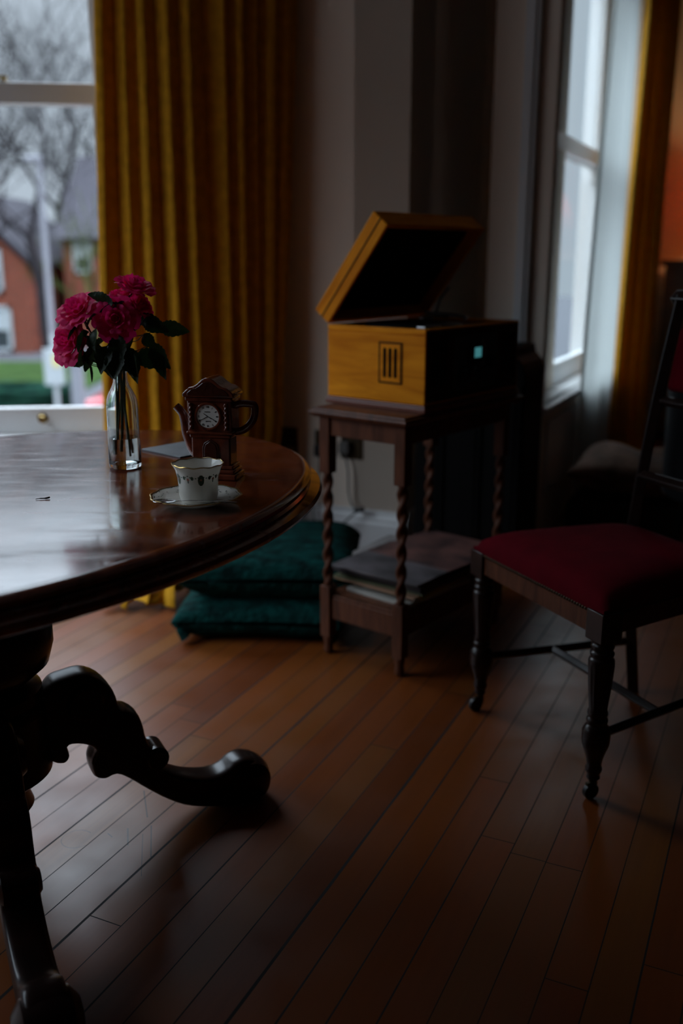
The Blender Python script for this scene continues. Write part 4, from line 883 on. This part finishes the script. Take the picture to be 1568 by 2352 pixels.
def tree(label, x, y, h, seed, r0=.2, spread=.55, levels=6, m='bark', kids=3, low=.25):
    rnd = random.Random(seed); b = B(); cnt = [0]
    def grow(p, d, L_, r, lv):
        cnt[0] += 1; n = 3; pts = [p]; dd = d.copy(); rad = [r]
        for i in range(n):
            dd = (dd + Vector((rnd.uniform(-1, 1), rnd.uniform(-1, 1), rnd.uniform(-.5, .8))) * .16).normalized(); pts.append(pts[-1] + dd * L_ / n); rad.append(r * (1 - .35 * (i + 1) / n))
        b.tube([tuple(q) for q in pts], rad, 6 if lv > 3 else (4 if lv > 1 else 3), cap=False)
        if lv <= 0: return
        k = kids + (1 if rnd.random() < .5 else 0)
        for j in range(k):
            base = pts[-1] if j < 2 else pts[rnd.choice([1, 2])]
            ax_ = Vector((rnd.uniform(-1, 1), rnd.uniform(-1, 1), rnd.uniform(-.3, .7))).normalized()
            nd = (dd * (1 - spread * .6) + ax_ * spread).normalized()
            grow(base, nd, L_ * rnd.uniform(.62, .82), max(rad[-1] * rnd.uniform(.55, .8), .013), lv - 1)
    grow(Vector((0, 0, 0)), Vector((0, 0, 1)), h * low, r0, levels)
    o = b.out('tree', m, None, loc=(x, y, GZ)); tag(o, label, 'tree', 'bare winter trees outside the left window'); return o
tree('bare tree with dark trunk standing nearest the left window', -9.0, 30, 17, 3, .22, levels=6, kids=2)
tree('bare tree rising above the gabled house at far left', -16.6, 47, 22, 12, .26, levels=6, kids=2)
tree('tall bare tree between the gabled house and the long brick house', -14.0, 51, 24, 21, .26, levels=5, kids=3)
tree('thin mossy yellow green tree near the long brick house', -8.3, 34, 8, 31, .13, levels=4, m='moss')
tree('bare tree rising beside the ochre curtain edge', -11.5, 50, 22, 41, .24, levels=5, kids=3)
tree('bare tree in front of the farthest left brick house', -20.5, 33, 15, 77, .2, levels=6, kids=3)
tree('slender bare tree at the extreme left of the window view', -11.2, 29, 15, 57, .17, levels=6, kids=2)
def conifer(label, x, y, h, w_, seed):
    rnd = random.Random(seed); b = B()
    for k in range(4200):
        t = rnd.random() ** .8; z = h * (.12 + .86 * t); rr = w_ * (1 - t) ** .7 * rnd.uniform(.3, 1); a = rnd.uniform(0, 6.28)
        p = Vector((rr * math.cos(a), rr * math.sin(a), z)); d = Vector((math.cos(a), math.sin(a), rnd.uniform(-.4, .3))) * rnd.uniform(.3, .6); s_ = Vector((-math.sin(a), math.cos(a), 0)) * .22
        vs = [b.bm.verts.new(q) for q in (p - s_, p + s_, p + d + s_ * .3, p + d - s_ * .3)]; b.bm.faces.new(vs)
    rt = thing('evergreen_tree', label, 'tree', (x, y, GZ)); b.out('foliage', 'ever', rt, fix=False)
    B().lathe([(.2, 0), (.05, h * .95)], 8).out('trunk', 'bark', rt)
conifer('dense dark evergreen tree behind the bare branches', -12.3, 55.5, 11.5, 2.6, 5)
lpz = thing('lamp_post', 'tall pale grey street lamp post outside', 'lamp post', (-6.25, 21, GZ)); B().lathe([(.10, 0), (.10, .5), (.07, .6), (.055, 5.6), (.001, 5.62)], 14).out('post', 'post', lpz)
B().box(-.3, .05, -.06, .06, 5.55, 5.68).out('lantern', 'post', lpz, True, .03)
sg = thing('street_sign', 'white rectangular sign on a post in front of the hedge', 'sign', (-5.55, 18.6, GZ)); B().box(-.19, .19, -.02, .02, 1.25, 1.95).out('sign_plate', 'signw', sg, False, .01); B().lathe([(.05, 0), (.05, 2.2)], 12, (0, .05, 0)).out('post', 'signw', sg)
B().box(-.02, .14, -.03, -.02, 1.6, 1.85).out('yellow_notice', 'ywall', sg, False)
bo = thing('utility_cabinet', 'narrow pale grey utility cabinet beside the red car', 'cabinet', (-4.95, 18.0, GZ)); B().box(-.11, .11, -.1, .1, 0, 1.75).out('body', 'post', bo, False, .02); B().box(-.13, .13, -.12, .12, 1.75, 1.80).out('top', 'post', bo, False, .01)
ca = thing('car', 'red parked car mostly hidden by the ochre curtain', 'car', (-3.15, 19.4, GZ))
side = [(-1.95, .35), (-1.98, .75), (-1.85, .95), (-1.35, 1.02), (-.85, 1.42), (.55, 1.44), (1.15, 1.0), (1.85, .88), (1.95, .6), (1.92, .35)]
b = B(); b.prism(side, -.82, .82, lambda u, v, t: (u, t, v)); b.out('body', 'carred', ca, bevel=.08, bseg=3)
b = B(); b.prism([(-1.25, 1.03), (-.82, 1.37), (.5, 1.39), (1.02, 1.02)], -.835, .835, lambda u, v, t: (u, t, v)); b.out('side_windows', 'darkglass', ca, False)
for x in (-1.25, 1.25):
    for y in (-.72, .72): B().lathe([(.001, -.1), (.28, -.1), (.32, -.07), (.32, .07), (.28, .1), (.001, .1)], 24).out('wheel', 'black', ca, loc=(x, y, .32), rot=(R(90), 0, 0))
